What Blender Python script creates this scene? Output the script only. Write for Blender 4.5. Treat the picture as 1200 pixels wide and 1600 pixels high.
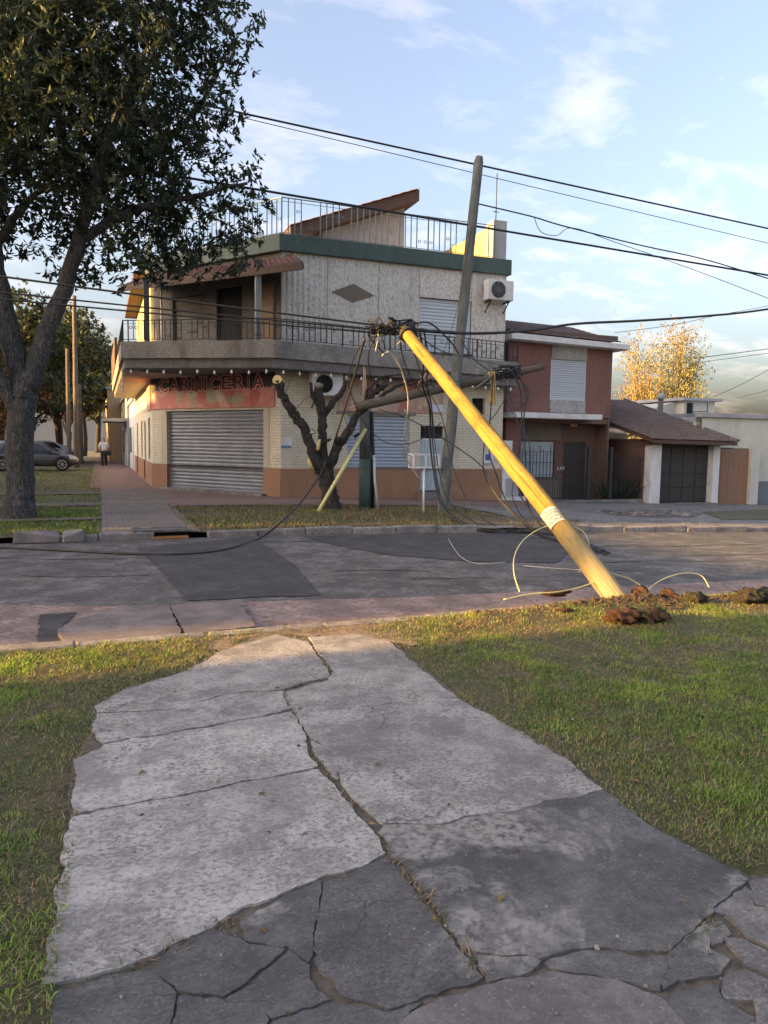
import bpy, bmesh, math, random
import numpy as np
from mathutils import Vector, Matrix

# ------------------------------------------------------------------ scene, camera, sky, sun, exposure
for o in list(bpy.data.objects):
    bpy.data.objects.remove(o, do_unlink=True)
SC = bpy.context.scene
COL = SC.collection
random.seed(11)
RNG = np.random.default_rng(7)

# x runs along the main street (to the right), y across it (away from the viewer), z up; metres
FPX, EYE = 1156.0, 1.6
YAW, PITCH, ROLL = math.radians(21), math.atan(107 / 1156.0), math.radians(0.8)
_f0 = Vector((math.sin(YAW), math.cos(YAW), 0)); _r0 = Vector((math.cos(YAW), -math.sin(YAW), 0)); _u0 = Vector((0, 0, 1))
C_F = _f0 * math.cos(PITCH) - _u0 * math.sin(PITCH)
_up = _u0 * math.cos(PITCH) + _f0 * math.sin(PITCH)
C_R = _r0 * math.cos(ROLL) + _up * math.sin(ROLL)
C_U = _up * math.cos(ROLL) - _r0 * math.sin(ROLL)
C_P = Vector((0, 0, EYE))
cd = bpy.data.cameras.new('camera')
cd.sensor_fit = 'VERTICAL'; cd.sensor_height = 24; cd.sensor_width = 18
cd.lens = 24 * FPX / 1600
cd.clip_start = 0.05; cd.clip_end = 2000
cam = bpy.data.objects.new('camera', cd); COL.objects.link(cam)
cam.matrix_world = Matrix(((C_R.x, C_U.x, -C_F.x, 0), (C_R.y, C_U.y, -C_F.y, 0), (C_R.z, C_U.z, -C_F.z, EYE), (0, 0, 0, 1)))
SC.camera = cam

SUN_EL = math.radians(12.5)
TO_SUN = Vector((-math.cos(SUN_EL), 0.0, math.sin(SUN_EL)))
w = bpy.data.worlds.new('World'); SC.world = w; w.use_nodes = True
nt = w.node_tree; nt.nodes.clear()
def wn(t, **k):
    n = nt.nodes.new(t)
    for a, b in k.items():
        if a.startswith('i_'): n.inputs[a[2:].replace('_', ' ')].default_value = b
        else: setattr(n, a, b)
    return n
sky = wn('ShaderNodeTexSky', sky_type='NISHITA', sun_disc=False, sun_elevation=SUN_EL, sun_rotation=math.radians(-90), altitude=0, air_density=1.0, dust_density=6.5, ozone_density=2.0)
tc = wn('ShaderNodeTexCoord')
sep = wn('ShaderNodeSeparateXYZ'); nt.links.new(tc.outputs['Generated'], sep.inputs[0])
zz = wn('ShaderNodeMath', operation='MAXIMUM'); nt.links.new(sep.outputs['Z'], zz.inputs[0]); zz.inputs[1].default_value = 0.0
za = wn('ShaderNodeMath', operation='ADD'); nt.links.new(zz.outputs[0], za.inputs[0]); za.inputs[1].default_value = 0.16
dx = wn('ShaderNodeMath', operation='DIVIDE'); nt.links.new(sep.outputs['X'], dx.inputs[0]); nt.links.new(za.outputs[0], dx.inputs[1])
dy = wn('ShaderNodeMath', operation='DIVIDE'); nt.links.new(sep.outputs['Y'], dy.inputs[0]); nt.links.new(za.outputs[0], dy.inputs[1])
cxy = wn('ShaderNodeCombineXYZ'); nt.links.new(dx.outputs[0], cxy.inputs[0]); nt.links.new(dy.outputs[0], cxy.inputs[1])
mp = wn('ShaderNodeMapping'); nt.links.new(cxy.outputs[0], mp.inputs[0]); mp.inputs['Scale'].default_value = (1.0, 1.5, 1); mp.inputs['Rotation'].default_value = (0, 0, 0.5); mp.inputs['Location'].default_value = (2.3, 0.4, 0)
n1 = wn('ShaderNodeTexNoise'); n1.inputs['Scale'].default_value = 2.6; n1.inputs['Detail'].default_value = 9; n1.inputs['Roughness'].default_value = 0.62; n1.inputs['Distortion'].default_value = 0.35
nt.links.new(mp.outputs[0], n1.inputs['Vector'])
rp = wn('ShaderNodeValToRGB'); nt.links.new(n1.outputs['Fac'], rp.inputs[0])
rp.color_ramp.elements[0].position = 0.50; rp.color_ramp.elements[0].color = (0, 0, 0, 1)
rp.color_ramp.elements[1].position = 0.72; rp.color_ramp.elements[1].color = (1, 1, 1, 1)
mx = wn('ShaderNodeMix', data_type='RGBA'); nt.links.new(rp.outputs[0], mx.inputs['Factor'])
hsv = wn('ShaderNodeHueSaturation'); hsv.inputs['Saturation'].default_value = 0.88; nt.links.new(sky.outputs[0], hsv.inputs['Color'])
tint = wn('ShaderNodeMix', data_type='RGBA', blend_type='MULTIPLY'); tint.inputs['Factor'].default_value = 1.0; tint.inputs['B'].default_value = (1.09, 0.985, 0.955, 1); nt.links.new(hsv.outputs[0], tint.inputs['A'])
nt.links.new(tint.outputs['Result'], mx.inputs['A'])
cl = wn('ShaderNodeMix', data_type='RGBA', blend_type='ADD'); cl.inputs['Factor'].default_value = 1.0
nt.links.new(tint.outputs['Result'], cl.inputs['A']); cl.inputs['B'].default_value = (0.80, 0.55, 0.48, 1)
nt.links.new(cl.outputs['Result'], mx.inputs['B'])
bg = wn('ShaderNodeBackground'); bg.inputs['Strength'].default_value = 0.15
nt.links.new(mx.outputs['Result'], bg.inputs['Color'])
ow = wn('ShaderNodeOutputWorld'); nt.links.new(bg.outputs[0], ow.inputs[0])

sd = bpy.data.lights.new('sun', 'SUN'); sd.energy = 5.0; sd.angle = math.radians(0.5); sd.color = (1.0, 0.56, 0.13)
so = bpy.data.objects.new('sun', sd); COL.objects.link(so)
so.rotation_euler = TO_SUN.to_track_quat('Z', 'Y').to_euler(); so.location = (-30, 0, 30)
SC.view_settings.view_transform = 'Standard'; SC.view_settings.look = 'None'
SC.view_settings.exposure = 1.95; SC.view_settings.gamma = 1.0; SC.view_settings.use_curve_mapping = False
SC.cycles.max_bounces = 6; SC.cycles.diffuse_bounces = 4; SC.cycles.transparent_max_bounces = 6
SC.cycles.use_denoising = True
SC.render.film_transparent = False

# ------------------------------------------------------------------ helpers
def at(px, py, y):
    """the point where the sight line of a photo pixel meets the upright plane at distance y across the street"""
    d = C_R * ((px - 600) / FPX) + C_U * ((800 - py) / FPX) + C_F
    return C_P + d * (y / d.y)
def gz(u, v):
    t = max(0.0, min(1.0, (v - 7) / 6)); t = t * t * (3 - 2 * t)
    return -0.03 * math.log1p(math.exp(min(40, (u - 5) / 1.5))) * 1.5 * t
def ga(px, py, off=0.0):
    """the ground point of a photo pixel"""
    d = C_R * ((px - 600) / FPX) + C_U * ((800 - py) / FPX) + C_F
    z = 0.0; p = C_P
    for _ in range(40):
        p = C_P + d * ((z + off - EYE) / d.z); z = .5 * z + .5 * gz(p.x, p.y)
    return p
def origin(o):
    p = Vector((0, 0, 0))
    while o is not None:
        p += o.location; o = o.parent
    return p

class MB:
    """collects shapes, builds one mesh object"""
    def __init__(self): self.v = []; self.f = []; self.sm = []
    def add(self, vs, fs, smooth=False):
        b = len(self.v); self.v += [tuple(p) for p in vs]
        for f in fs: self.f.append(tuple(b + i for i in f)); self.sm.append(smooth)
        return self
    def hexa(self, p):  # bottom 4 ccw, top 4 ccw
        return self.add(p, [(3, 2, 1, 0), (4, 5, 6, 7), (0, 1, 5, 4), (1, 2, 6, 5), (2, 3, 7, 6), (3, 0, 4, 7)])
    def box(self, x0, y0, z0, x1, y1, z1):
        return self.hexa([(x0, y0, z0), (x1, y0, z0), (x1, y1, z0), (x0, y1, z0), (x0, y0, z1), (x1, y0, z1), (x1, y1, z1), (x0, y1, z1)])
    def bar(self, a, b, w, h=None):  # square bar between two points
        h = h or w; a = Vector(a); b = Vector(b); d = (b - a).normalized()
        up = Vector((0, 0, 1)) if abs(d.z) < .95 else Vector((1, 0, 0))
        s = d.cross(up).normalized() * (w / 2); t = s.cross(d).normalized() * (h / 2)
        return self.hexa([a - s - t, a + s - t, b + s - t, b - s - t, a - s + t, a + s + t, b + s + t, b - s + t])
    def prism(self, poly, z0, z1):
        n = len(poly)
        ar = sum(poly[i][0] * poly[(i + 1) % n][1] - poly[(i + 1) % n][0] * poly[i][1] for i in range(n))
        if ar < 0: poly = poly[::-1]
        za = z0 if callable(z0) else (lambda x, y: z0); zb = z1 if callable(z1) else (lambda x, y: z1)
        vs = [(x, y, za(x, y)) for x, y in poly] + [(x, y, zb(x, y)) for x, y in poly]
        return self.add(vs, [tuple(range(n - 1, -1, -1)), tuple(range(n, 2 * n))] + [(i, (i + 1) % n, n + (i + 1) % n, n + i) for i in range(n)])
    def tube(self, pts, r, n=8, cap=True, rough=0.0, smooth=True):
        pts = [Vector(p) for p in pts]; m = len(pts)
        rr = r if isinstance(r, (list, tuple)) else [r] * m
        d0 = (pts[1] - pts[0]).normalized()
        ref = Vector((0, 0, 1)) if abs(d0.z) < .9 else Vector((1, 0, 0))
        s = d0.cross(ref).normalized(); vs = []
        for i, p in enumerate(pts):
            d = (pts[min(i + 1, m - 1)] - pts[max(i - 1, 0)])
            d = d.normalized() if d.length > 1e-9 else d0
            s = (s - d * s.dot(d)).normalized(); t = d.cross(s)
            for k in range(n):
                a = 2 * math.pi * k / n; q = rr[i] * (1 + (random.uniform(-rough, rough) if rough else 0))
                vs.append(p + (s * math.cos(a) + t * math.sin(a)) * q)
        fs = [(i * n + k, i * n + (k + 1) % n, (i + 1) * n + (k + 1) % n, (i + 1) * n + k) for i in range(m - 1) for k in range(n)]
        self.add(vs, fs, smooth)
        if cap:
            b = len(self.v) - m * n
            self.f.append(tuple(b + k for k in range(n - 1, -1, -1))); self.sm.append(False)
            self.f.append(tuple(b + (m - 1) * n + k for k in range(n))); self.sm.append(False)
        return self
    def lathe(self, prof, c, axis='z', n=20, smooth=True):  # prof: (radius, height)
        vs = []
        for r, h in prof:
            for k in range(n):
                a = 2 * math.pi * k / n; p = (r * math.cos(a), r * math.sin(a), h)
                if axis == 'y': p = (p[0], h, -p[1])
                elif axis == 'x': p = (h, p[0], p[1])
                vs.append((c[0] + p[0], c[1] + p[1], c[2] + p[2]))
        m = len(prof)
        fs = [(i * n + k, i * n + (k + 1) % n, (i + 1) * n + (k + 1) % n, (i + 1) * n + k) for i in range(m - 1) for k in range(n)]
        fs += [tuple(range(n - 1, -1, -1)), tuple(range((m - 1) * n, m * n))]
        return self.add(vs, fs, smooth)
    def mesh(self, name, org=Vector((0, 0, 0))):
        me = bpy.data.meshes.new(name)
        me.from_pydata([(p[0] - org[0], p[1] - org[1], p[2] - org[2]) for p in self.v], [], self.f)
        me.polygons.foreach_set('use_smooth', self.sm); me.update()
        return me
    def build(self, name, mat, parent=None, bevel=0.0, org=None, seg=2):
        og = origin(parent) if parent is not None else Vector(org or (0, 0, 0))
        o = link(name, self.mesh(name, og), mat, parent)
        if parent is None: o.location = og
        if bevel:
            m = o.modifiers.new('bevel', 'BEVEL'); m.width = bevel; m.segments = seg; m.limit_method = 'ANGLE'; m.angle_limit = math.radians(40)
        return o
def link(name, me, mat, parent=None):
    o = bpy.data.objects.new(name, me); COL.objects.link(o)
    if mat is not None and not me.materials: me.materials.append(mat)
    if parent is not None: o.parent = parent
    return o
def inst(me, name, mat, parent, loc, rotz=0.0, scale=None):
    """one more piece that shares its mesh; loc in world coordinates"""
    o = link(name, me, mat, parent); og = origin(parent) if parent is not None else Vector((0, 0, 0))
    o.location = Vector(loc) - og; o.rotation_euler = (0, 0, rotz)
    if scale: o.scale = scale
    return o
def tag(o, label=None, cat=None, group=None, kind=None):
    if label: o['label'] = label
    if cat: o['category'] = cat
    if group: o['group'] = group
    if kind: o['kind'] = kind
    return o
def thing(name, loc, label, cat, group=None):
    o = bpy.data.objects.new(name, None); COL.objects.link(o); o.location = loc; o.empty_display_size = .2
    return tag(o, label, cat, group)

def lattice(seed):
    r = np.random.default_rng(seed).random((64, 64))
    def f(x, y, s):
        x = np.asarray(x) * s; y = np.asarray(y) * s
        i = np.floor(x).astype(int); j = np.floor(y).astype(int); a = x - i; b = y - j
        a = a * a * (3 - 2 * a); b = b * b * (3 - 2 * b)
        g = lambda p, q: r[p % 64, q % 64]
        return (g(i, j) * (1 - a) + g(i + 1, j) * a) * (1 - b) + (g(i, j + 1) * (1 - a) + g(i + 1, j + 1) * a) * b
    return f
NZ = lattice(3); NZ2 = lattice(9)
def fbm(x, y, s): return (NZ(x, y, s) + .5 * NZ2(x, y, s * 2.1) + .25 * NZ(x, y, s * 4.3)) / 1.75

# ------------------------------------------------------------------ materials
def nodes(name):
    m = bpy.data.materials.new(name); m.use_nodes = True
    t = m.node_tree; b = t.nodes['Principled BSDF']
    return m, t, b
def N(t, typ, **k):
    n = t.nodes.new(typ)
    for a, b in k.items(): setattr(n, a, b)
    return n
def noise(t, vec, scale, detail=5, rough=.6, dist=0.0):
    n = N(t, 'ShaderNodeTexNoise'); n.inputs['Scale'].default_value = scale; n.inputs['Detail'].default_value = detail
    n.inputs['Roughness'].default_value = rough; n.inputs['Distortion'].default_value = dist
    t.links.new(vec, n.inputs['Vector']); return n.outputs['Fac']
def ramp(t, fac, stops):
    r = N(t, 'ShaderNodeValToRGB'); t.links.new(fac, r.inputs[0]); cr = r.color_ramp
    while len(cr.elements) < len(stops): cr.elements.new(.5)
    for e, (p, c) in zip(cr.elements, stops):
        e.position = p; e.color = (c, c, c, 1) if isinstance(c, (int, float)) else (*c, 1)
    return r.outputs[0]
def mixc(t, fac, a, b, mode='MIX'):
    m = N(t, 'ShaderNodeMix', data_type='RGBA', blend_type=mode)
    for k, val in (('Factor', fac), ('A', a), ('B', b)):
        if hasattr(val, 'links'): t.links.new(val, m.inputs[k])
        elif k == 'Factor': m.inputs[k].default_value = val
        else: m.inputs[k].default_value = (*val, 1)
    return m.outputs['Result']
def bump(t, b, h, strength, dist=0.02, prev=None):
    n = N(t, 'ShaderNodeBump'); n.inputs['Strength'].default_value = strength; n.inputs['Distance'].default_value = dist
    t.links.new(h, n.inputs['Height'])
    if prev is not None: t.links.new(prev, n.inputs['Normal'])
    t.links.new(n.outputs[0], b.inputs['Normal']); return n.outputs[0]
def wpos(t): return N(t, 'ShaderNodeNewGeometry').outputs['Position']
def scaled(t, vec, s):
    m = N(t, 'ShaderNodeMapping'); m.inputs['Scale'].default_value = s; t.links.new(vec, m.inputs[0]); return m.outputs[0]
def M(name, c1, c2, scale=6, rough=.85, bs=0.3, bscale=60, bd=.01, stain=None, sscale=.8, sfac=.7, st=(.45, .65), stretch=None, metal=0.0, spec=None):
    m, t, b = nodes(name); v = wpos(t)
    vv = scaled(t, v, stretch) if stretch else v
    col = ramp(t, noise(t, vv, scale, 8, .65), [(.3, c1), (.7, c2)])
    if stain is not None:
        f = ramp(t, noise(t, scaled(t, v, (1, 1, .45)), sscale, 6, .6, .4), [(st[0], 0.0), (st[1], sfac)])
        col = mixc(t, f, col, stain)
    t.links.new(col, b.inputs['Base Color']); b.inputs['Roughness'].default_value = rough; b.inputs['Metallic'].default_value = metal
    if spec is not None: b.inputs['Specular IOR Level'].default_value = spec
    if bs: bump(t, b, noise(t, vv, bscale, 6, .7), bs, bd)
    return m
def brickmat(name, c1, c2, mortar, direction, bw, bh, ms=.012, stain=None, rough=.85, bd=.012, bs=.8):
    m, t, b = nodes(name); v = wpos(t)
    d = N(t, 'ShaderNodeVectorMath', operation='DOT_PRODUCT'); t.links.new(v, d.inputs[0]); d.inputs[1].default_value = direction
    s = N(t, 'ShaderNodeSeparateXYZ'); t.links.new(v, s.inputs[0])
    c = N(t, 'ShaderNodeCombineXYZ'); t.links.new(d.outputs['Value'], c.inputs[0]); t.links.new(s.outputs['Z'], c.inputs[1])
    k = N(t, 'ShaderNodeTexBrick'); t.links.new(c.outputs[0], k.inputs['Vector'])
    k.inputs['Color1'].default_value = (*c1, 1); k.inputs['Color2'].default_value = (*c2, 1); k.inputs['Mortar'].default_value = (*mortar, 1)
    k.inputs['Scale'].default_value = 1; k.inputs['Brick Width'].default_value = bw; k.inputs['Row Height'].default_value = bh
    k.inputs['Mortar Size'].default_value = ms; k.inputs['Mortar Smooth'].default_value = .3; k.inputs['Bias'].default_value = 0.0
    col = mixc(t, ramp(t, noise(t, v, 9, 6), [(.35, 0.0), (.75, .35)]), k.outputs['Color'], tuple(x * .55 for x in c1))
    if stain is not None:
        col = mixc(t, ramp(t, noise(t, scaled(t, v, (1, 1, .4)), 1.1, 6, .6, .3), [(.48, 0.0), (.72, .6)]), col, stain)
    t.links.new(col, b.inputs['Base Color']); b.inputs['Roughness'].default_value = rough
    inv = N(t, 'ShaderNodeMath', operation='SUBTRACT'); inv.inputs[0].default_value = 1; t.links.new(k.outputs['Fac'], inv.inputs[1])
    n1 = bump(t, b, inv.outputs[0], bs, bd); bump(t, b, noise(t, v, 90, 5, .7), .35, .006, n1)
    return m
def plain(name, c, rough=.5, metal=0.0, emit=None, var=.12):
    m, t, b = nodes(name); v = wpos(t)
    col = ramp(t, noise(t, v, 14, 6, .65), [(.3, tuple(x * (1 - var) for x in c)), (.7, tuple(min(1, x * (1 + var)) for x in c))])
    t.links.new(col, b.inputs['Base Color'])
    b.inputs['Roughness'].default_value = rough; b.inputs['Metallic'].default_value = metal
    return m
def leafmat(name, tint=(1, 1, 1), trans=.35, rough=.55):
    m, t, b = nodes(name)
    a = N(t, 'ShaderNodeAttribute'); a.attribute_name = 'Col'
    col = mixc(t, 1.0, a.outputs['Color'], tint, 'MULTIPLY')
    t.links.new(col, b.inputs['Base Color']); b.inputs['Roughness'].default_value = rough; b.inputs['Specular IOR Level'].default_value = .35
    tr = N(t, 'ShaderNodeBsdfTranslucent'); t.links.new(col, tr.inputs['Color'])
    mxs = N(t, 'ShaderNodeMixShader'); mxs.inputs[0].default_value = trans
    t.links.new(b.outputs[0], mxs.inputs[1]); t.links.new(tr.outputs[0], mxs.inputs[2])
    t.links.new(mxs.outputs[0], t.nodes['Material Output'].inputs['Surface'])
    return m
def bark(name, c1, c2, s=1.0, depth=.03):
    m, t, b = nodes(name); v = wpos(t)
    vv = scaled(t, v, (1, 1, .2)); ridges = []
    for sc_, dist in ((13 * s, 1.4), (31 * s, .8)):
        n = noise(t, vv, sc_, 6, .6, dist)
        a = N(t, 'ShaderNodeMath', operation='SUBTRACT'); t.links.new(n, a.inputs[0]); a.inputs[1].default_value = .5
        q = N(t, 'ShaderNodeMath', operation='ABSOLUTE'); t.links.new(a.outputs[0], q.inputs[0]); ridges.append(q.outputs[0])
    h = N(t, 'ShaderNodeMath', operation='MULTIPLY_ADD'); t.links.new(ridges[1], h.inputs[0]); h.inputs[1].default_value = .5; t.links.new(ridges[0], h.inputs[2])
    col = ramp(t, h.outputs[0], [(.012, c1), (.085, c2), (.2, tuple(x * 1.9 for x in c2))])
    col = mixc(t, ramp(t, noise(t, v, 2.4, 5, .6), [(.45, 0.0), (.7, .5)]), col, (c2[0] * .5, c2[1] * .55, c2[2] * .5))
    t.links.new(col, b.inputs['Base Color']); b.inputs['Roughness'].default_value = .95
    bump(t, b, h.outputs[0], 1.0, depth * 2.2)
    return m

# ------------------------------------------------------------------ the ground, roads, paths
def concrete(name, c, dark, light, pit=.5, pscale=38, worn=None, hair=0.0):
    m, t, b = nodes(name); v = wpos(t)
    col = ramp(t, noise(t, v, 2.3, 14, .8), [(.36, tuple(x * .8 for x in dark)), (.45, dark), (.52, c), (.64, light)])
    col = mixc(t, ramp(t, noise(t, v, 95, 3, .6), [(.60, 0.0), (.68, .5)]), col, tuple(min(.7, x * 1.7) for x in light))
    fine = noise(t, scaled(t, v, (.8, 1.2, 1)), pscale, 2, .5, .3)
    pm = ramp(t, noise(t, v, 1.6, 5, .65), [(.3, pit * .25), (.6, pit)])
    f = N(t, 'ShaderNodeMath', operation='MULTIPLY'); t.links.new(ramp(t, fine, [(.545, 0.0), (.57, 1.0)]), f.inputs[0]); t.links.new(pm, f.inputs[1])
    col = mixc(t, f.outputs[0], col, tuple(x * .42 for x in c))
    col = mixc(t, ramp(t, noise(t, v, 150, 2, .5), [(.35, .35), (.6, 0.0)]), col, tuple(x * .5 for x in c))
    col = mixc(t, ramp(t, noise(t, v, .9, 8, .7, .8), [(.49, 0.0), (.68, .6)]), col, tuple(x * .6 for x in dark))
    if hair:
        vo = N(t, 'ShaderNodeTexVoronoi', feature='DISTANCE_TO_EDGE'); vo.inputs['Scale'].default_value = hair
        dv = N(t, 'ShaderNodeVectorMath', operation='ADD'); t.links.new(v, dv.inputs[0]); nz = N(t, 'ShaderNodeTexNoise'); nz.inputs['Scale'].default_value = 3.5; nz.inputs['Detail'].default_value = 6; t.links.new(v, nz.inputs['Vector'])
        sc = N(t, 'ShaderNodeVectorMath', operation='SCALE'); sc.inputs['Scale'].default_value = .35; t.links.new(nz.outputs['Color'], sc.inputs[0]); t.links.new(sc.outputs[0], dv.inputs[1]); t.links.new(dv.outputs[0], vo.inputs['Vector'])
        hf = N(t, 'ShaderNodeMath', operation='MULTIPLY'); t.links.new(ramp(t, vo.outputs['Distance'], [(.002, .8), (.008, 0.0)]), hf.inputs[0]); t.links.new(ramp(t, noise(t, v, 1.4, 3), [(.5, 0.0), (.56, 1.0)]), hf.inputs[1])
        col = mixc(t, hf.outputs[0], col, tuple(x * .3 for x in dark))
    if worn is not None:
        wf = N(t, 'ShaderNodeMath', operation='MULTIPLY'); t.links.new(ramp(t, noise(t, v, 1.15, 6, .62, .5), [(.54, 0.0), (.60, .85)]), wf.inputs[0]); t.links.new(ramp(t, noise(t, v, 24, 6, .7), [(.38, 0.0), (.55, 1.0)]), wf.inputs[1])
        col = mixc(t, wf.outputs[0], col, worn)
    t.links.new(col, b.inputs['Base Color']); b.inputs['Roughness'].default_value = .9
    hh = N(t, 'ShaderNodeMath', operation='MULTIPLY_ADD'); t.links.new(f.outputs[0], hh.inputs[0]); hh.inputs[1].default_value = -.8; t.links.new(noise(t, v, 120, 5, .7), hh.inputs[2])
    bump(t, b, hh.outputs[0], .6, .006)
    return m
m_asph = concrete('asphalt', (.125, .119, .115), (.066, .063, .061), (.23, .219, .21), .8, 17)
m_asph_new = concrete('asphalt_patch', (.055, .054, .056), (.04, .039, .041), (.09, .088, .087), .7, 19)
m_gutter = concrete('gutter_concrete', (.29, .205, .178), (.18, .13, .113), (.42, .315, .275), .9, 20)
m_ramp = concrete('ramp_concrete', (.20, .165, .155), (.14, .12, .115), (.27, .22, .21), .3, 50)
m_slab_l = concrete('slab_light', (.42, .395, .36), (.27, .253, .23), (.54, .51, .465), 1.0, 58)
m_slab_m = concrete('slab_mid', (.35, .327, .30), (.21, .197, .182), (.47, .44, .405), .9, 62, hair=1.3)
m_slab_d = concrete('slab_dark', (.118, .113, .109), (.08, .077, .075), (.175, .167, .157), .5, 70, worn=(.31, .29, .26), hair=2.2)
m_slab_p = concrete('slab_rosy', (.185, .165, .16), (.135, .12, .12), (.23, .205, .195), .25, 40)
m_shard = concrete('slab_shard', (.20, .188, .175), (.13, .122, .115), (.30, .28, .26), .6, 60)
m_kerb = concrete('kerb_concrete', (.27, .25, .235), (.17, .155, .15), (.38, .35, .32), .5, 30)
m_drive = concrete('driveway_concrete', (.20, .19, .185), (.12, .115, .11), (.27, .255, .245), .4, 20)
m_crackbed = M('crack_dirt', (.05, .043, .034), (.15, .125, .095), 25, .95, .6, 70, .01)
m_soil = M('lawn_soil', (.06, .052, .028), (.15, .12, .065), 7, .95, .9, 60, .02, stain=(.06, .085, .025), sscale=1.6, sfac=.8, st=(.4, .6))
m_dirt = M('bare_dirt', (.09, .075, .058), (.19, .16, .13), 5, .95, .7, 50, .02, stain=(.06, .07, .03), sscale=1.1, sfac=.7)
m_ground = M('far_ground', (.08, .08, .05), (.13, .12, .08), .6, .95, .3, 20)

def sheet(name, u0, v0, u1, v1, off, mat, step=.5, extra=None, parent=None):
    us = sorted(set([u0, u1] + [k * step for k in range(math.ceil(u0 / step), math.floor(u1 / step) + 1)]))
    vs = sorted(set([v0, v1] + [k * step for k in range(math.ceil(v0 / step), math.floor(v1 / step) + 1)]))
    P = [(a, b, gz(a, b) + off + (extra(a, b) if extra else 0)) for b in vs for a in us]; n = len(us)
    F = [(j * n + i, j * n + i + 1, (j + 1) * n + i + 1, (j + 1) * n + i) for j in range(len(vs) - 1) for i in range(n - 1)]
    b = MB(); b.add(P, F, True)
    o = b.build(name, mat, parent)
    if parent is None: tag(o, kind='structure')
    return o
def patch(name, poly, off, mat, parent=None, step=.5, jag=.0, thick=0.0):
    """a flat piece with a ragged outline that follows the ground"""
    pts = []
    n = len(poly)
    for i in range(n):
        a = Vector(poly[i][:2]); b = Vector(poly[(i + 1) % n][:2]); k = max(1, int((b - a).length / .06)) if jag else 1
        for j in range(k):
            p = a.lerp(b, j / k)
            if jag and j: p += Vector((random.uniform(-jag, jag), random.uniform(-jag, jag)))
            pts.append(p)
    bm = bmesh.new(); f = bm.faces.new([bm.verts.new((p.x, p.y, 0)) for p in pts])
    bm.normal_update()
    if f.normal.z < 0: f.normal_flip()
    xs = [p.x for p in pts]; ys = [p.y for p in pts]
    for k in range(math.ceil(min(xs) / step), math.floor(max(xs) / step) + 1):
        bmesh.ops.bisect_plane(bm, geom=bm.verts[:] + bm.edges[:] + bm.faces[:], plane_co=(k * step, 0, 0), plane_no=(1, 0, 0))
    for k in range(math.ceil(min(ys) / step), math.floor(max(ys) / step) + 1):
        bmesh.ops.bisect_plane(bm, geom=bm.verts[:] + bm.edges[:] + bm.faces[:], plane_co=(0, k * step, 0), plane_no=(0, 1, 0))
    for q in bm.verts: q.co.z = gz(q.co.x, q.co.y) + off
    if thick:
        r = bmesh.ops.extrude_face_region(bm, geom=bm.faces[:]); low = [e for e in r['geom'] if isinstance(e, bmesh.types.BMVert)]
        for q in low: q.co.z -= thick
        bmesh.ops.recalc_face_normals(bm, faces=bm.faces[:])
    og = origin(parent) if parent is not None else Vector((0, 0, 0))
    for q in bm.verts: q.co -= og
    me = bpy.data.meshes.new(name); bm.to_mesh(me); bm.free()
    o = link(name, me, mat, parent)
    if parent is None: tag(o, kind='structure')
    return o
def gp(*pts, off=0.0): return [tuple(ga(x, y, off)[:2]) for x, y in pts]

ground = MB().add([(-400, -300, -.45), (500, -300, -.45), (500, 600, -2.0), (-400, 600, -2.0)], [(0, 1, 2, 3)]).build('ground', m_ground); tag(ground, kind='structure')
sheet('far_ground', -90, 13.2, 70, 140, -.17, m_ground, 4.0)
road = sheet('road', -90, 6.18, 70, 13.3, -.10, m_asph)
sheet('side_road', -15, 13.3, -6.5, 139, -.10, m_asph, 1.5)
R_OFF = -.10
# worn pink concrete strip along the near side of the road
gut = [(-30, 8.6), (-.99, 8.36), (.55, 7.75)] + gp((420, 940), (500, 937), (640, 934), (800, 926), (1000, 915), (1200, 905), off=R_OFF) + [(30, 6.62), (30, 6.18), (-30, 6.18)]
patch('concrete_gutter', gut, R_OFF + .004, m_gutter, jag=.015)
for k, (poly, mt) in enumerate([
        (gp((213, 856), (395, 840), (455, 880), (502, 931), (400, 934), (292, 940), (255, 895), off=R_OFF), m_asph_new),
        (gp((472, 839), (640, 834), (800, 834), (905, 850), (870, 880), (740, 878), (610, 868), (540, 856), off=R_OFF), m_asph_new)]):
    patch('road_patch', poly, R_OFF + .009, mt, parent=road, jag=.02)
# tar seams and cracks in the asphalt
m_tar = M('tar_seam', (.02, .02, .021), (.045, .044, .044), 20, .8, .3)
for px in ([(880, 856), (960, 853), (1050, 854), (1200, 850)], [(700, 866), (760, 867), (840, 864)], [(820, 886), (900, 889), (1000, 893)], [(520, 893), (600, 891), (690, 893)], [(0, 872), (90, 875), (200, 873)], [(30, 900), (120, 902), (230, 899)], [(930, 880), (1020, 876), (1130, 879)], [(1080, 868), (1200, 866)], [(575, 850), (700, 852)], [(640, 905), (760, 903)], [(20, 850), (160, 848)], [(400, 847), (470, 846), (560, 851)]):
    L = [ga(x, y, R_OFF) for x, y in px]; L = [L[i].lerp(L[i + 1], k / 6) for i in range(len(L) - 1) for k in range(6)] + [L[-1]]
    L = [p + Vector((0, random.uniform(-.03, .03), 0)) for p in L]; wd = [random.uniform(.008, .03) for _ in L]
    poly = [(p.x, p.y - q) for p, q in zip(L, wd)] + [(p.x, p.y + q) for p, q in zip(L[::-1], wd[::-1])]
    patch('tar_seam', poly, R_OFF + .006, m_tar, parent=road)
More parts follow.
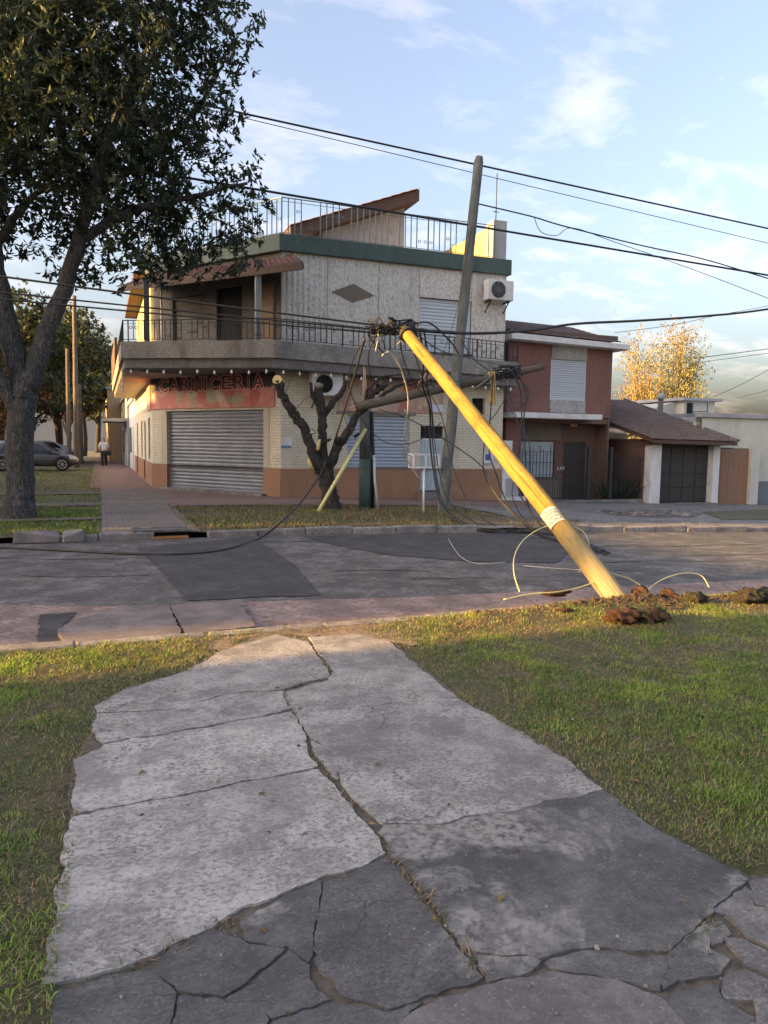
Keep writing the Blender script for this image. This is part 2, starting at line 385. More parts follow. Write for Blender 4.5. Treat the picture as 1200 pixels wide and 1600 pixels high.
# smooth ramp slab in the gutter, in two pieces, its left edge broken off
patch('ramp_slab', gp((96, 1000), (90, 985), (128, 966), (205, 947), (262, 945), (285, 992), (150, 1008), off=-.05), -.045, m_ramp, parent=road, jag=.012, thick=.07)
patch('ramp_slab', gp((265, 945), (372, 938), (400, 978), (289, 991), off=-.05), -.05, m_ramp, parent=road, jag=.012, thick=.06)
patch('worn_patch', gp((62, 962), (120, 958), (92, 985), (98, 1008), (60, 1010), off=R_OFF), R_OFF + .012, m_asph_new, parent=road, jag=.02)

# path: broken slabs, traced one by one
SLABS = [
    ('m', [(148, 1105), (200, 1078), (300, 1048), (355, 1083), (300, 1098), (290, 1108), (150, 1115)]),
    ('m', [(300, 1046), (345, 1018), (430, 992), (478, 1003), (508, 1045), (512, 1058), (440, 1077), (357, 1083)]),
    ('m', [(150, 1118), (292, 1111), (302, 1101), (357, 1086), (440, 1080), (452, 1109), (300, 1140), (165, 1161), (148, 1140)]),
    ('m', [(482, 996), (560, 992), (608, 1003), (650, 1040), (712, 1088), (456, 1113), (444, 1081), (516, 1062), (522, 1048), (490, 1010)]),
    ('l', [(120, 1190), (165, 1165), (300, 1144), (453, 1114), (470, 1140), (492, 1199), (330, 1232), (112, 1275)]),
    ('m', [(459, 1117), (714, 1092), (800, 1140), (880, 1185), (940, 1235), (800, 1264), (690, 1284), (600, 1283), (562, 1255), (532, 1225), (527, 1190), (502, 1160), (482, 1150)]),
    ('m', [(486, 1160), (504, 1168), (523, 1195), (522, 1216), (500, 1192)]),
    ('l', [(110, 1282), (330, 1238), (496, 1204), (530, 1241), (570, 1281), (605, 1335), (560, 1350), (500, 1371), (440, 1394), (375, 1419), (330, 1449), (260, 1485), (180, 1519), (68, 1540), (85, 1430), (100, 1340)]),
    ('d', [(602, 1290), (690, 1289), (800, 1269), (942, 1239), (1010, 1290), (1090, 1330), (1165, 1375), (1112, 1418), (1103, 1440), (1046, 1488), (950, 1481), (918, 1482), (850, 1499), (830, 1494), (742, 1488), (722, 1470), (692, 1430), (652, 1385), (628, 1350), (612, 1330), (592, 1300)]),
    ('d', [(608, 1344), (640, 1390), (688, 1440), (732, 1500), (752, 1526), (738, 1534), (660, 1558), (600, 1573), (542, 1558), (492, 1500), (497, 1440), (507, 1386), (560, 1356)]),
    ('d', [(442, 1402), (500, 1381), (490, 1440), (484, 1500), (450, 1479), (382, 1474), (380, 1440)]),
    ('d', [(372, 1472), (385, 1480), (444, 1485), (390, 1529), (350, 1558), (280, 1549), (242, 1520), (264, 1491), (330, 1456)]),
    ('d', [(451, 1488), (484, 1505), (480, 1530), (508, 1559), (430, 1589), (402, 1560), (397, 1535)]),
    ('d', [(178, 1527), (234, 1522), (274, 1556), (259, 1600), (250, 1680), (60, 1690), (75, 1560)]),
    ('d', [(283, 1557), (350, 1565), (395, 1541), (424, 1592), (400, 1625), (390, 1690), (256, 1690), (266, 1600)]),
    ('d', [(516, 1566), (595, 1580), (658, 1566), (605, 1608), (590, 1690), (398, 1690), (412, 1620), (434, 1594)]),
    ('p', [(612, 1610), (680, 1571), (760, 1541), (860, 1521), (960, 1536), (1030, 1561), (1068, 1605), (1080, 1700), (598, 1700)]),
    ('d', [(746, 1495), (825, 1500), (848, 1505), (828, 1518), (762, 1533), (742, 1506)]),
    ('d', [(857, 1505), (920, 1488), (950, 1487), (1000, 1500), (1044, 1495), (1030, 1545), (960, 1529), (872, 1516)]),
    ('d', [(1052, 1493), (1104, 1448), (1112, 1485), (1136, 1500), (1122, 1522), (1062, 1532), (1040, 1546)]),
    ('s', [(1113, 1424), (1167, 1386), (1178, 1414), (1138, 1428)]),
    ('s', [(1173, 1380), (1230, 1368), (1235, 1420), (1184, 1413)]),
    ('s', [(1137, 1433), (1182, 1419), (1235, 1426), (1240, 1492), (1170, 1469)]),
    ('s', [(1106, 1450), (1130, 1446), (1144, 1464), (1117, 1479)]),
    ('s', [(1139, 1470), (1165, 1476), (1210, 1496), (1240, 1530), (1160, 1508)]),
    ('s', [(1129, 1529), (1164, 1515), (1200, 1533), (1180, 1568), (1131, 1559)]),
    ('d', [(1038, 1562), (1122, 1540), (1127, 1565), (1180, 1600), (1200, 1690), (1086, 1690), (1072, 1604)]),
    ('s', [(1186, 1574), (1214, 1538), (1260, 1550), (1290, 1690), (1208, 1690), (1190, 1610)]),
    ('s', [(1245, 1370), (1330, 1360), (1400, 1560), (1270, 1545)]),
    ('d', [(1080, 1710), (1290, 1700), (1400, 1900), (1080, 1900)]), ('p', [(596, 1710), (1074, 1710), (1074, 1900), (590, 1900)]), ('d', [(60, 1700), (585, 1702), (580, 1900), (40, 1900)]),
]
PATH_EDGE = [(430, 986), (345, 1012), (296, 1042), (196, 1073), (142, 1104), (142, 1142), (112, 1188), (103, 1275), (92, 1345), (78, 1430), (60, 1540), (52, 1690), (30, 1900), (1420, 1900), (1420, 1360), (1330, 1355), (1235, 1362), (1170, 1366), (1092, 1325), (1014, 1284), (945, 1232), (884, 1180), (804, 1135), (718, 1086), (655, 1036), (612, 998), (560, 986)]
PATH_POLY = np.array(gp(*PATH_EDGE))
PATH_IN = None
def inside(poly, x, y):
    x = np.asarray(x, float); y = np.asarray(y, float); c = np.zeros(x.shape, bool); n = len(poly)
    for i in range(n):
        x0, y0 = poly[i]; x1, y1 = poly[(i + 1) % n]
        if y0 == y1: continue
        k = ((y0 > y) != (y1 > y)) & (x < (x1 - x0) * (y - y0) / (y1 - y0) + x0)
        c ^= k
    return c
_c = PATH_POLY.mean(0); PATH_IN = PATH_POLY + (lambda d: -d / np.linalg.norm(d, axis=1, keepdims=True) * .055)(PATH_POLY - _c)
path = patch('path', [tuple(p) for p in PATH_POLY], -.005, m_crackbed)
SM = {'s': m_shard, 'l': m_slab_l, 'm': m_slab_m, 'd': m_slab_d, 'p': m_slab_p}
MAIN_CRACK = [Vector(p) for p in gp((436, 1000), (440, 1080), (455, 1110), (490, 1185), (530, 1242), (585, 1288), (612, 1345), (655, 1392), (722, 1482), (755, 1528))]
def near_main(p):
    for a, b in zip(MAIN_CRACK, MAIN_CRACK[1:]):
        d = b - a; t = max(0, min(1, (p - a).dot(d) / d.dot(d)))
        if (p - a - d * t).length < .035: return True
    return False
for kind, px in SLABS:
    q = [Vector(p) for p in gp(*px)]; c = sum(q, Vector((0, 0))) / len(q)
    pts = []
    for i in range(len(q)):
        a, b = q[i], q[(i + 1) % len(q)]; L = (b - a).length; k = max(1, int(L / .022))
        for j in range(k):
            p = a.lerp(b, j / k)
            p = p + Vector((float(fbm(p.x + 5, p.y, 7.0) - .5) * .05 + float(NZ(p.x, p.y, 38) - .5) * .014, float(fbm(p.x, p.y + 8, 7.0) - .5) * .05 + float(NZ2(p.x, p.y, 38) - .5) * .014))
            pts.append((p.x, p.y))
    q2 = [Vector(p) for p in pts]; m_ = len(q2); ar = sum(q2[i].x * q2[(i + 1) % m_].y - q2[(i + 1) % m_].x * q2[i].y for i in range(m_)); sg = 1 if ar > 0 else -1
    pts = []
    for i in range(m_):
        e = q2[(i + 1) % m_] - q2[i - 1]; e = e.normalized() if e.length > 1e-6 else Vector((1, 0)); g = .0025 if near_main(q2[i]) else (.0058 if kind in 'ds' else .0075) * (.2 + 1.6 * float(fbm(q2[i].x + 2, q2[i].y + 6, 3.0)))
        pts.append((q2[i].x + e.y * g * sg, q2[i].y - e.x * g * sg))
    tx, ty = random.uniform(-.004, .004), random.uniform(-.004, .004); lift = random.uniform(.001, .007)
    top = lambda x, y: lift + (x - c.x) * tx + (y - c.y) * ty
    MB().prism(pts, -.05, top).build('slab', SM[kind], path)

m_sand = M('sandy_dirt', (.10, .08, .055), (.30, .235, .17), 14, .95, .9, 50, .02, stain=(.12, .10, .075), sscale=2.2, sfac=.7)
SAND = np.array(gp((290, 1014), (345, 996), (425, 984), (520, 976), (640, 968), (690, 978), (640, 1010), (612, 1004), (560, 994), (430, 994), (350, 1018)))
# near lawn: soil with a mound where the pole tore out of the ground
def mound(u, v):
    return .07 * np.exp(-(((u - 5.0) / .75) ** 2 + ((v - 6.0) / .42) ** 2)) + .05 * np.exp(-(((u - 3.6) / .7) ** 2 + ((v - 5.95) / .25) ** 2))
def lawn_z(u, v):
    z = .03 * (fbm(u, v, 1.1) - .5) + .02 * (NZ(u, v, 7) - .5) + mound(u, v)
    return z
us = np.arange(-8, 14.01, .08); vs = np.arange(-2, 6.13, .08)
UU, VV = np.meshgrid(us, vs)
inp = inside(PATH_IN, UU, VV)
ZZ = lawn_z(UU, VV); ZZ = np.where(inp, -.06, ZZ - .005)
n = len(us)
idx = np.arange(UU.size).reshape(UU.shape)
F = np.stack([idx[:-1, :-1], idx[:-1, 1:], idx[1:, 1:], idx[1:, :-1]], -1).reshape(-1, 4)
sand_patch = patch('dirt_patch', [tuple(p) for p in SAND], .001, m_sand, jag=.05)
lawn = MB().add(np.stack([UU, VV, ZZ], -1).reshape(-1, 3).tolist(), F.tolist(), True).build('lawn', m_soil); tag(lawn, kind='structure')
sheet('lawn_beyond', -60, -40, -8, 6.1, -.01, m_soil, 2.0); sheet('lawn_beyond', 14, -40, 45, 6.1, -.01, m_soil, 2.0); sheet('lawn_beyond', -8, -40, 14, -2, -.01, m_soil, 2.0)

# kerbs
nk = MB().box(-45, 6.1, -.12, 45, 6.2, -.03).build('near_kerb', m_kerb); tag(nk, kind='structure')
stone = MB().box(-.49, -.075, -.12, .49, .075, 0).mesh('kerb_stone')
for k in range(-8, 14):
    u = k * 1.0 + .3
    if -.1 < u < 1.9 or u < 6:
        o = inst(stone, 'kerb_stone', m_kerb, nk, (u, 6.155 + random.uniform(-.012, .012), .012 + random.uniform(-.012, .01)), random.uniform(-.012, .012))
        md = o.modifiers.new('bevel', 'BEVEL'); md.width = .02; md.segments = 2
fk = bpy.data.objects.new('far_kerb', None); COL.objects.link(fk); fk.location = (0, 13.35, 0); tag(fk, kind='structure')
stone2 = MB().box(-.445, -.09, -.16, .445, .09, 0).mesh('kerb_stone')
u = -14.0
while u < 34:
    if not (.42 < u < 1.5) and not (-1.5 < u < -.9):
        o = inst(stone2, 'kerb_stone', m_kerb, fk, (u, 13.35 + random.uniform(-.02, .02), gz(u, 13.35) + .035 + random.uniform(-.025, .012) * (2 if u < 2 else 1)), random.uniform(-.02, .02))
        md = o.modifiers.new('bevel', 'BEVEL'); md.width = .025; md.segments = 2
    u += .9
for k, (a, b, tilt) in enumerate([(-1.35, .7, .05), (-.62, .35, -.06)]):
    MB().hexa([(a, 13.18, -.1), (a + b, 13.2, -.1), (a + b, 13.6, -.1), (a, 13.55, -.1), (a + .03, 13.2, .06 + tilt), (a + b, 13.22, .05 - tilt), (a + b - .04, 13.6, .07), (a, 13.55, .06)]).build('kerb_chunk', m_ramp if k == 0 else m_kerb, fk, bevel=.02)

# far side: verges, pavements, driveway
m_pebble = M('pebble_paving', (.075, .06, .055), (.33, .28, .25), 26, .9, 1.0, 30, .02, stain=(.11, .09, .085), sscale=.7, sfac=.5)
def pavemat(name, c1, c2, mortar, w_, h_, rot=0.0):
    m, t, b = nodes(name); v = wpos(t)
    mpn = N(t, 'ShaderNodeMapping'); mpn.inputs['Rotation'].default_value = (0, 0, rot); t.links.new(v, mpn.inputs[0])
    k = N(t, 'ShaderNodeTexBrick'); t.links.new(mpn.outputs[0], k.inputs['Vector']); k.inputs['Scale'].default_value = 1; k.inputs['Brick Width'].default_value = w_; k.inputs['Row Height'].default_value = h_
    k.inputs['Mortar Size'].default_value = .012; k.inputs['Mortar Smooth'].default_value = .2; k.inputs['Color1'].default_value = (*c1, 1); k.inputs['Color2'].default_value = (*c2, 1); k.inputs['Mortar'].default_value = (*mortar, 1)
    col = mixc(t, ramp(t, noise(t, v, 14, 8, .8), [(.4, 0.0), (.62, .8)]), k.outputs['Color'], tuple(x * .42 for x in c1))
    col = mixc(t, ramp(t, noise(t, v, 45, 4, .7), [(.55, 0.0), (.66, .7)]), col, tuple(min(.6, x * 1.8) for x in c2))
    col = mixc(t, ramp(t, noise(t, v, .8, 7, .7, .5), [(.48, 0.0), (.7, .5)]), col, tuple(x * .55 for x in c1))
    t.links.new(col, b.inputs['Base Color']); b.inputs['Roughness'].default_value = .9
    inv = N(t, 'ShaderNodeMath', operation='SUBTRACT'); inv.inputs[0].default_value = 1; t.links.new(k.outputs['Fac'], inv.inputs[1])
    n1_ = bump(t, b, inv.outputs[0], .7, .012); bump(t, b, noise(t, v, 40, 5, .7), .6, .012, n1_); return m
m_redpave = M('red_paving', (.13, .085, .075), (.29, .21, .185), 18, .9, .5, 50, .01, stain=(.12, .10, .095), sscale=.6, sfac=.6)
m_verge = M('verge_soil', (.05, .05, .028), (.12, .11, .06), 6, .95, .8, 30, .02)
m_pebble = pavemat('pebble_paving', (.19, .155, .13), (.26, .215, .18), (.09, .075, .062), .2, .2)
m_redpave = pavemat('red_paving', (.24, .155, .13), (.30, .20, .17), (.10, .08, .07), .22, .11, .3)
sheet('verge', -6.5, 13.42, .05, 60, -.02, m_verge, 1.0)
sheet('verge', 1.45, 13.42, 9.4, 18.9, -.02, m_verge, .5)
side_walk = sheet('side_pavement', .0, 13.42, 1.66, 26.4, .0, m_pebble, .5)
sheet('side_pavement', -.35, 26.4, 1.66, 70, .0, m_redpave, 1.0)
sheet('front_pavement', 1.5, 18.9, 13.2, 21.62, .0, m_redpave, .5)
sheet('front_pavement', 1.5, 21.62, 5.2, 26.5, -.004, m_redpave, .5)
sheet('driveway', 9.4, 13.42, 21.6, 18.9, -.005, m_drive, .5)
sheet('driveway', 13.2, 18.9, 26.0, 25.5, -.005, m_drive, .5)
sheet('front_pavement', 21.6, 13.42, 45, 18.9, -.01, m_dirt, .5)
sheet('front_pavement', 26.0, 18.9, 45, 25.5, -.012, m_drive, .5)
for v0, v1 in ((15.9, 16.35), (19.3, 20.2), (23.4, 24.2)):
    patch('verge_strip', [(-6.4, v0), (.03, v0), (.03, v1), (-6.4, v1)], .004, m_dirt, jag=.05)
# broken paving in the driveway: loose dark tiles and a muddy bed
mud = patch('broken_paving', gp((938, 799), (1000, 796), (1095, 801), (1085, 808), (1000, 808), (955, 804)), .004, m_crackbed, jag=.06)
for k in range(60):
    a = ga(random.uniform(950, 1085), random.uniform(798.5, 806)); s = random.uniform(.08, .2); r = random.uniform(0, 3)
    pts = [(a.x + s * math.cos(r + q) * random.uniform(.7, 1.1), a.y + s * math.sin(r + q) * random.uniform(.7, 1.1)) for q in (0, 1.3, 2.8, 4.2, 5.3)]
    g0 = gz(a.x, a.y); MB().prism(pts, g0 - .02, lambda x, y, g0=g0, q=random.uniform(.006, .04): g0 + q).build('tile_shard', random.choice([m_drive, m_kerb, m_slab_d]), mud)
patch('dirt_patch', gp((700, 812), (800, 806), (905, 812), (890, 824), (760, 826)), .006, m_dirt, jag=.1)
patch('dirt_patch', gp((1095, 800), (1200, 796), (1230, 812), (1130, 812)), .007, m_verge, jag=.1)

# ------------------------------------------------------------------ grass
m_grass = leafmat('grass_blades', (1, 1, 1), .25, .6)
def colour_attr(me, cols):
    a = me.color_attributes.new('Col', 'FLOAT_COLOR', 'POINT')
    a.data.foreach_set('color', np.concatenate([cols, np.ones((len(cols), 1))], 1).astype(np.float32).ravel())
def grass(name, P, h, wd, cols, label, lean=.5):
    k = len(P); a = RNG.random(k) * 2 * np.pi; hh = h * (.45 + .9 * RNG.random(k)); ww = wd * (.7 + .6 * RNG.random(k))
    d = np.stack([np.cos(a), np.sin(a), np.zeros(k)], 1); s = np.stack([-np.sin(a), np.cos(a), np.zeros(k)], 1)
    ln = (lean * (.2 + 1.2 * RNG.random(k)) * hh)[:, None]; z = np.array([0, 0, 1.0])
    p0 = P - s * ww[:, None] / 2; p1 = P + s * ww[:, None] / 2
    mid = P + d * ln * .35 + z * (hh * .6)[:, None]
    p2 = mid + s * ww[:, None] * .4; p3 = mid - s * ww[:, None] * .4
    p4 = P + d * ln * 1.2 + z * (hh * .95)[:, None]
    V = np.stack([p0, p1, p2, p3, p4], 1).reshape(-1, 3)
    b = np.arange(k) * 5
    q = np.stack([b, b + 1, b + 2, b + 3], 1); t = np.stack([b + 3, b + 2, b + 4], 1)
    me = bpy.data.meshes.new(name)
    me.vertices.add(len(V)); me.vertices.foreach_set('co', V.astype(np.float32).ravel())
    loops = np.concatenate([q.ravel(), t.ravel()]); me.loops.add(len(loops)); me.loops.foreach_set('vertex_index', loops.astype(np.int32))
    st = np.concatenate([np.arange(k) * 4, 4 * k + np.arange(k) * 3]); me.polygons.add(2 * k)
    me.polygons.foreach_set('loop_start', st.astype(np.int32))
    me.update(calc_edges=True)
    colour_attr(me, np.repeat(cols, 5, 0))
    o = link(name, me, m_grass); tag(o, label, 'grass', kind='stuff'); return o
def gcol(x, y, dry, seed=0.0):
    k = len(x); g = (.5 * fbm(x + 31 + seed, y + 17, .9) + .5 * fbm(x + 5, y + 29, 3.0))[:, None]; r = RNG.random((k, 1))
    green = np.array([.165, .25, .045]) * (.45 + .9 * r) + np.array([.16, .21, .01]) * np.clip(g * 4.5 - 2.1, 0, 1)
    brown = np.array([.33, .245, .13]) * (.4 + .95 * RNG.random((k, 1)))
    f = (RNG.random((k, 1)) < dry[:, None])
    return np.where(f, brown, green)
def near_grass():
    k = 1250000
    x = RNG.uniform(-4.2, 9.8, k); y = RNG.uniform(.7, 6.16, k)
    keep = ~inside(PATH_IN, x, y)
    pat = .55 * fbm(x, y, 1.1) + .45 * fbm(x + 20, y + 7, 3.4); pat = (pat - .5) * 1.35 + .5; fine = fbm(x + 9, y + 4, 7.0)
    # distance to the path edge, thinner and drier there
    px = np.concatenate([np.linspace(PATH_POLY[i], PATH_POLY[(i + 1) % len(PATH_POLY)], 12) for i in range(len(PATH_POLY))])
    dist = np.full(k, 9.0)
    for q in px: dist = np.minimum(dist, np.hypot(x - q[0], y - q[1]))
    dens = np.clip((pat - .30) * 3.6, .1, 1) * np.clip(fine * 2.4 - .35, .2, 1) * np.clip(.3 + dist * 1.6, 0, 1)
    dens *= np.where(np.hypot((x - 5.1) / .8, (y - 6.0) / .45) < 1, .25, 1)
    dens *= np.where(inside(SAND, x, y), .4, 1) * np.where(x < .2, 1.25, 1) * np.clip(.55 + .12 * (6.2 - y), .5, 1)
    keep &= RNG.random(k) < dens
    x, y, pat, fine, dist = (a[keep] for a in (x, y, pat, fine, dist))
    z = lawn_z(x, y) - .004
    dry = np.clip(1.08 - pat * 1.5 - .25 * fine + .45 * np.exp(-dist / .25) + .4 * np.exp(-np.abs(y - 6.0) / .35) * np.where(x > 1.5, 1.2, .8) + .25 * np.exp(-((x - 3.3) / 1.2) ** 2 - ((y - 5.6) / .5) ** 2) - .12 * (x < 0), .1, .95)  # straw tone by the kerb stands in for golden sunlight; the rest is dryness
    h = .022
    grass('lawn_grass', np.stack([x, y, z], 1), h, .0042, gcol(x, y, dry), 'short patchy lawn grass on both sides of the broken path', .9)
near_grass()
def thatch():
    k = 270000; x = RNG.uniform(-3.6, 9.5, k); y = RNG.uniform(.8, 6.14, k); keep = ~inside(PATH_IN, x, y); x = x[keep]; y = y[keep]; k = len(x)
    c = np.where(RNG.random((k, 1)) < .6, np.array([[.27, .205, .12]]), np.array([[.13, .14, .05]])) * RNG.uniform(.35, 1.5, (k, 1))
    grass('dead_thatch', np.stack([x, y, lawn_z(x, y) - .002], 1), .009, .0036, c, 'dead flattened thatch between the lawn grass', 3.2)
thatch()
def crack_weeds():
    lines = [[(440, 1080), (455, 1110), (490, 1185), (530, 1242), (585, 1288), (612, 1345), (655, 1392), (722, 1482), (755, 1528)], [(430, 990), (470, 1000), (500, 1020), (518, 1055), (440, 1078)], [(180, 1522), (262, 1488), (330, 1452), (378, 1440)], [(1045, 1490), (1108, 1443), (1110, 1425)], [(640, 1370), (690, 1440)]]
    P = []
    for L in lines:
        for i in range(len(L) - 1):
            a = ga(*L[i]); b = ga(*L[i + 1])
            for _ in range(int((b - a).length * 190)):
                p = a.lerp(b, random.random()); 
                if fbm(p.x + 11, p.y, 2.2) > .45: P.append((p.x + random.gauss(0, .012), p.y + random.gauss(0, .012), -.006))
    P = np.array(P); k = len(P)
    c = np.where(RNG.random((k, 1)) < .7, np.array([[.30, .22, .13]]), np.array([[.10, .13, .04]])) * RNG.uniform(.5, 1.3, (k, 1))
    grass('crack_weeds', P, .022, .005, c, 'dry weeds and litter in the cracks of the path', 1.6)
crack_weeds()
def far_grass():
    rects = [(-6.4, 13.5, -.02, 44, 90), (1.5, 13.5, 9.2, 18.85, 420), (9.4, 13.55, 14, 14.6, 160), (21, 14.2, 30, 17.6, 160)]
    X = []; Y = []
    for a, b, c, d, dens in rects:
        k = int((c - a) * (d - b) * dens); X.append(RNG.uniform(a, c, k)); Y.append(RNG.uniform(b, d, k))
    k = 9000; X.append(RNG.uniform(-3.2, -.05, k)); Y.append(RNG.uniform(13.5, 20, k))
    x = np.concatenate(X); y = np.concatenate(Y)
    keep = np.ones(len(x), bool)
    for v0, v1 in ((15.85, 16.4), (19.25, 20.25), (23.35, 24.25)): keep &= ~((x < .1) & (y > v0) & (y < v1))
    pat = fbm(x + 3, y + 40, .9)
    bare = np.where(x > 1.4, np.clip((x - 5.5) / 6, 0, .75), 0)
    keep &= RNG.random(len(x)) < np.clip((pat - .22) * 4, .15, 1) * (1 - bare)
    x = x[keep]; y = y[keep]; pat = pat[keep]
    z = np.array([gz(a, b) for a, b in zip(x, y)]) - .02
    dry = np.clip(.75 - pat + np.where(x > 1.4, .3, -.1), .05, .9)
    grass('verge_grass', np.stack([x, y, z], 1), .065, .014, gcol(x, y, np.clip(dry + np.where(x > 1.4, .25, .0), 0, .95)) * .72, 'grass of the verges on the far side of the road', .8)
far_grass()

# ------------------------------------------------------------------ corner shop building
class Frame:
    """an upright face: s along it, d outward, z up"""
    def __init__(self, o, d): self.o = Vector(o); self.d = Vector(d).normalized(); self.n = Vector((self.d.y, -self.d.x)); self.rot = math.atan2(self.d.y, self.d.x)
    def p(self, s, d, z): q = self.o + self.d * s + self.n * d; return Vector((q.x, q.y, z))
    def box(self, mb, s0, s1, d0, d1, z0, z1):
        P = self.p
        return mb.hexa([P(s0, d1, z0), P(s1, d1, z0), P(s1, d0, z0), P(s0, d0, z0), P(s0, d1, z1), P(s1, d1, z1), P(s1, d0, z1), P(s0, d0, z1)])
    def wall(self, mb, s0, s1, z0, z1, holes=(), deep=.18, d=0.0):
        S = sorted({s0, s1} | {min(max(h[k], s0), s1) for h in holes for k in (0, 1)}); Z = sorted({z0, z1} | {min(max(h[k], z0), z1) for h in holes for k in (2, 3)})
        P = self.p
        for i in range(len(S) - 1):
            for j in range(len(Z) - 1):
                cs, cz = (S[i] + S[i + 1]) / 2, (Z[j] + Z[j + 1]) / 2
                if any(h[0] < cs < h[1] and h[2] < cz < h[3] for h in holes): continue
                mb.add([P(S[i], d, Z[j]), P(S[i + 1], d, Z[j]), P(S[i + 1], d, Z[j + 1]), P(S[i], d, Z[j + 1])], [(0, 1, 2, 3)])
        for a, b, c, e in holes:
            if b <= s0 or a >= s1 or e <= z0 or c >= z1: continue
            c = max(c, z0); e = min(e, z1); a = max(a, s0); b = min(b, s1)
            for q in ((a, c, a, e), (b, e, b, c), (a, e, b, e), (b, c, a, c)):
                mb.add([P(q[0], d, q[1]), P(q[0], d - deep, q[1]), P(q[2], d - deep, q[3]), P(q[2], d, q[3])], [(0, 1, 2, 3)])
        return mb
A2, B2 = Vector((5.0, 21.6)), Vector((1.67, 26.3))
F_MAIN = Frame((0, 21.6), (1, 0)); F_CH = Frame(B2, A2 - B2); F_SIDE = Frame((1.67, 0), (0, -1)); LCH = (A2 - B2).length

CREAM, CREAM2, MORT = (.68, .63, .48), (.74, .69, .55), (.46, .42, .31)
m_cb_main = brickmat('cream_brick_front', CREAM, CREAM2, MORT, (1, 0, 0), .25, .085, .008, stain=(.42, .39, .29))
m_cb_ch = brickmat('cream_brick_corner', CREAM, CREAM2, MORT, (F_CH.d.x, F_CH.d.y, 0), .25, .085, .008, stain=(.42, .39, .29))
m_cb_side = brickmat('cream_brick_side', CREAM, CREAM2, MORT, (0, -1, 0), .25, .085, .008)
m_dado = M('dado_granite', (.25, .13, .07), (.42, .24, .14), 26, .75, .5, 60, .01, stain=(.19, .11, .07), sscale=1.2, sfac=.5)
def stuccomat(name, c, grooves=False):
    m, t, b = nodes(name); v = wpos(t)
    g = noise(t, scaled(t, v, (1, 1, .55)), 17, 4, .75, .3)
    col = ramp(t, g, [(.34, tuple(x * .55 for x in c)), (.48, c), (.70, tuple(min(.85, x * 1.3) for x in c))])
    col = mixc(t, ramp(t, noise(t, scaled(t, v, (1.6, 1.6, .28)), 1.3, 6, .65, .2), [(.5, 0.0), (.72, .55)]), col, tuple(x * .5 for x in c))
    t.links.new(col, b.inputs['Base Color']); b.inputs['Roughness'].default_value = .95
    nrm = None
    if grooves:
        w = N(t, 'ShaderNodeTexWave', wave_type='BANDS', bands_direction='X'); w.inputs['Scale'].default_value = 1.9; w.inputs['Distortion'].default_value = .8; w.inputs['Detail'].default_value = 2
        t.links.new(v, w.inputs['Vector']); nrm = bump(t, b, w.outputs['Fac'], .8, .03)
    bump(t, b, g, 1.0, .035, nrm)
    return m
m_stucco = stuccomat('spatter_stucco', (.70, .65, .58)); m_stucco_g = stuccomat('grooved_stucco', (.70, .65, .58), True)
m_slabcon = M('balcony_concrete', (.18, .165, .15), (.46, .425, .39), 22, .95, .9, 40, .02, stain=(.10, .095, .09), sscale=1.5, sfac=.6)
m_slabunder = M('balcony_band', (.14, .13, .12), (.23, .215, .20), 8, .9, .4, 40, .01, stain=(.075, .07, .07), sscale=1.3, sfac=.6)
m_green = M('green_band', (.055, .09, .08), (.085, .125, .11), 7, .7, .2, 50, .006, stain=(.05, .065, .06), sscale=1.4, sfac=.5)
m_soffit = M('soffit_paint', (.42, .36, .31), (.52, .46, .40), 5, .85, .2, 30, .006, stain=(.22, .18, .15), sscale=1.5, sfac=.6)
m_iron = plain('dark_iron', (.03, .032, .034), .6, .3)
m_railg = plain('green_rail_iron', (.15, .18, .175), .5, .2)
m_slat_g = M('shutter_steel', (.22, .24, .28), (.31, .33, .365), 3, .55, .15, 40, .003, stain=(.19, .20, .21), sscale=2, sfac=.4, metal=.1)
m_slat_b = M('shutter_blue_steel', (.36, .42, .50), (.44, .50, .58), 3, .42, .15, 40, .003, metal=.1)
m_slat_w = plain('white_slat', (.62, .66, .70), .5, 0, var=.06)
m_white = M('white_paint', (.62, .62, .61), (.74, .73, .72), 6, .6, .1, 50, .003, stain=(.45, .43, .40), sscale=2.5, sfac=.5)
m_darkhole = plain('dark_interior', (.015, .015, .018), .9)
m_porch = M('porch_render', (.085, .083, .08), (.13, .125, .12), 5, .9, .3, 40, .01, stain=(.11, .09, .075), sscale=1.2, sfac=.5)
m_brownwood = M('brown_wood', (.06, .035, .024), (.11, .064, .044), 10, .7, .3, 40, .008, stretch=(6, 6, .6))
m_tile = M('clay_tile', (.085, .04, .036), (.16, .075, .065), 9, .85, .5, 40, .01, stain=(.09, .06, .052), sscale=1.7, sfac=.6)
m_sidewall = M('side_wall_paint', (.50, .38, .15), (.60, .47, .20), 4, .85, .2, 40, .006, stain=(.42, .32, .14), sscale=1.5, sfac=.4)
m_grey_render = M('grey_render', (.33, .33, .335), (.42, .42, .42), 4, .9, .3, 40, .008, stain=(.24, .24, .24), sscale=1.3, sfac=.5)
m_lblue = M('pale_blue_door', (.40, .50, .56), (.52, .61, .66), 6, .55, .1, 40, .003, stain=(.28, .34, .37), sscale=3, sfac=.5)
m_glass = plain('dark_glass', (.03, .035, .04), .08)

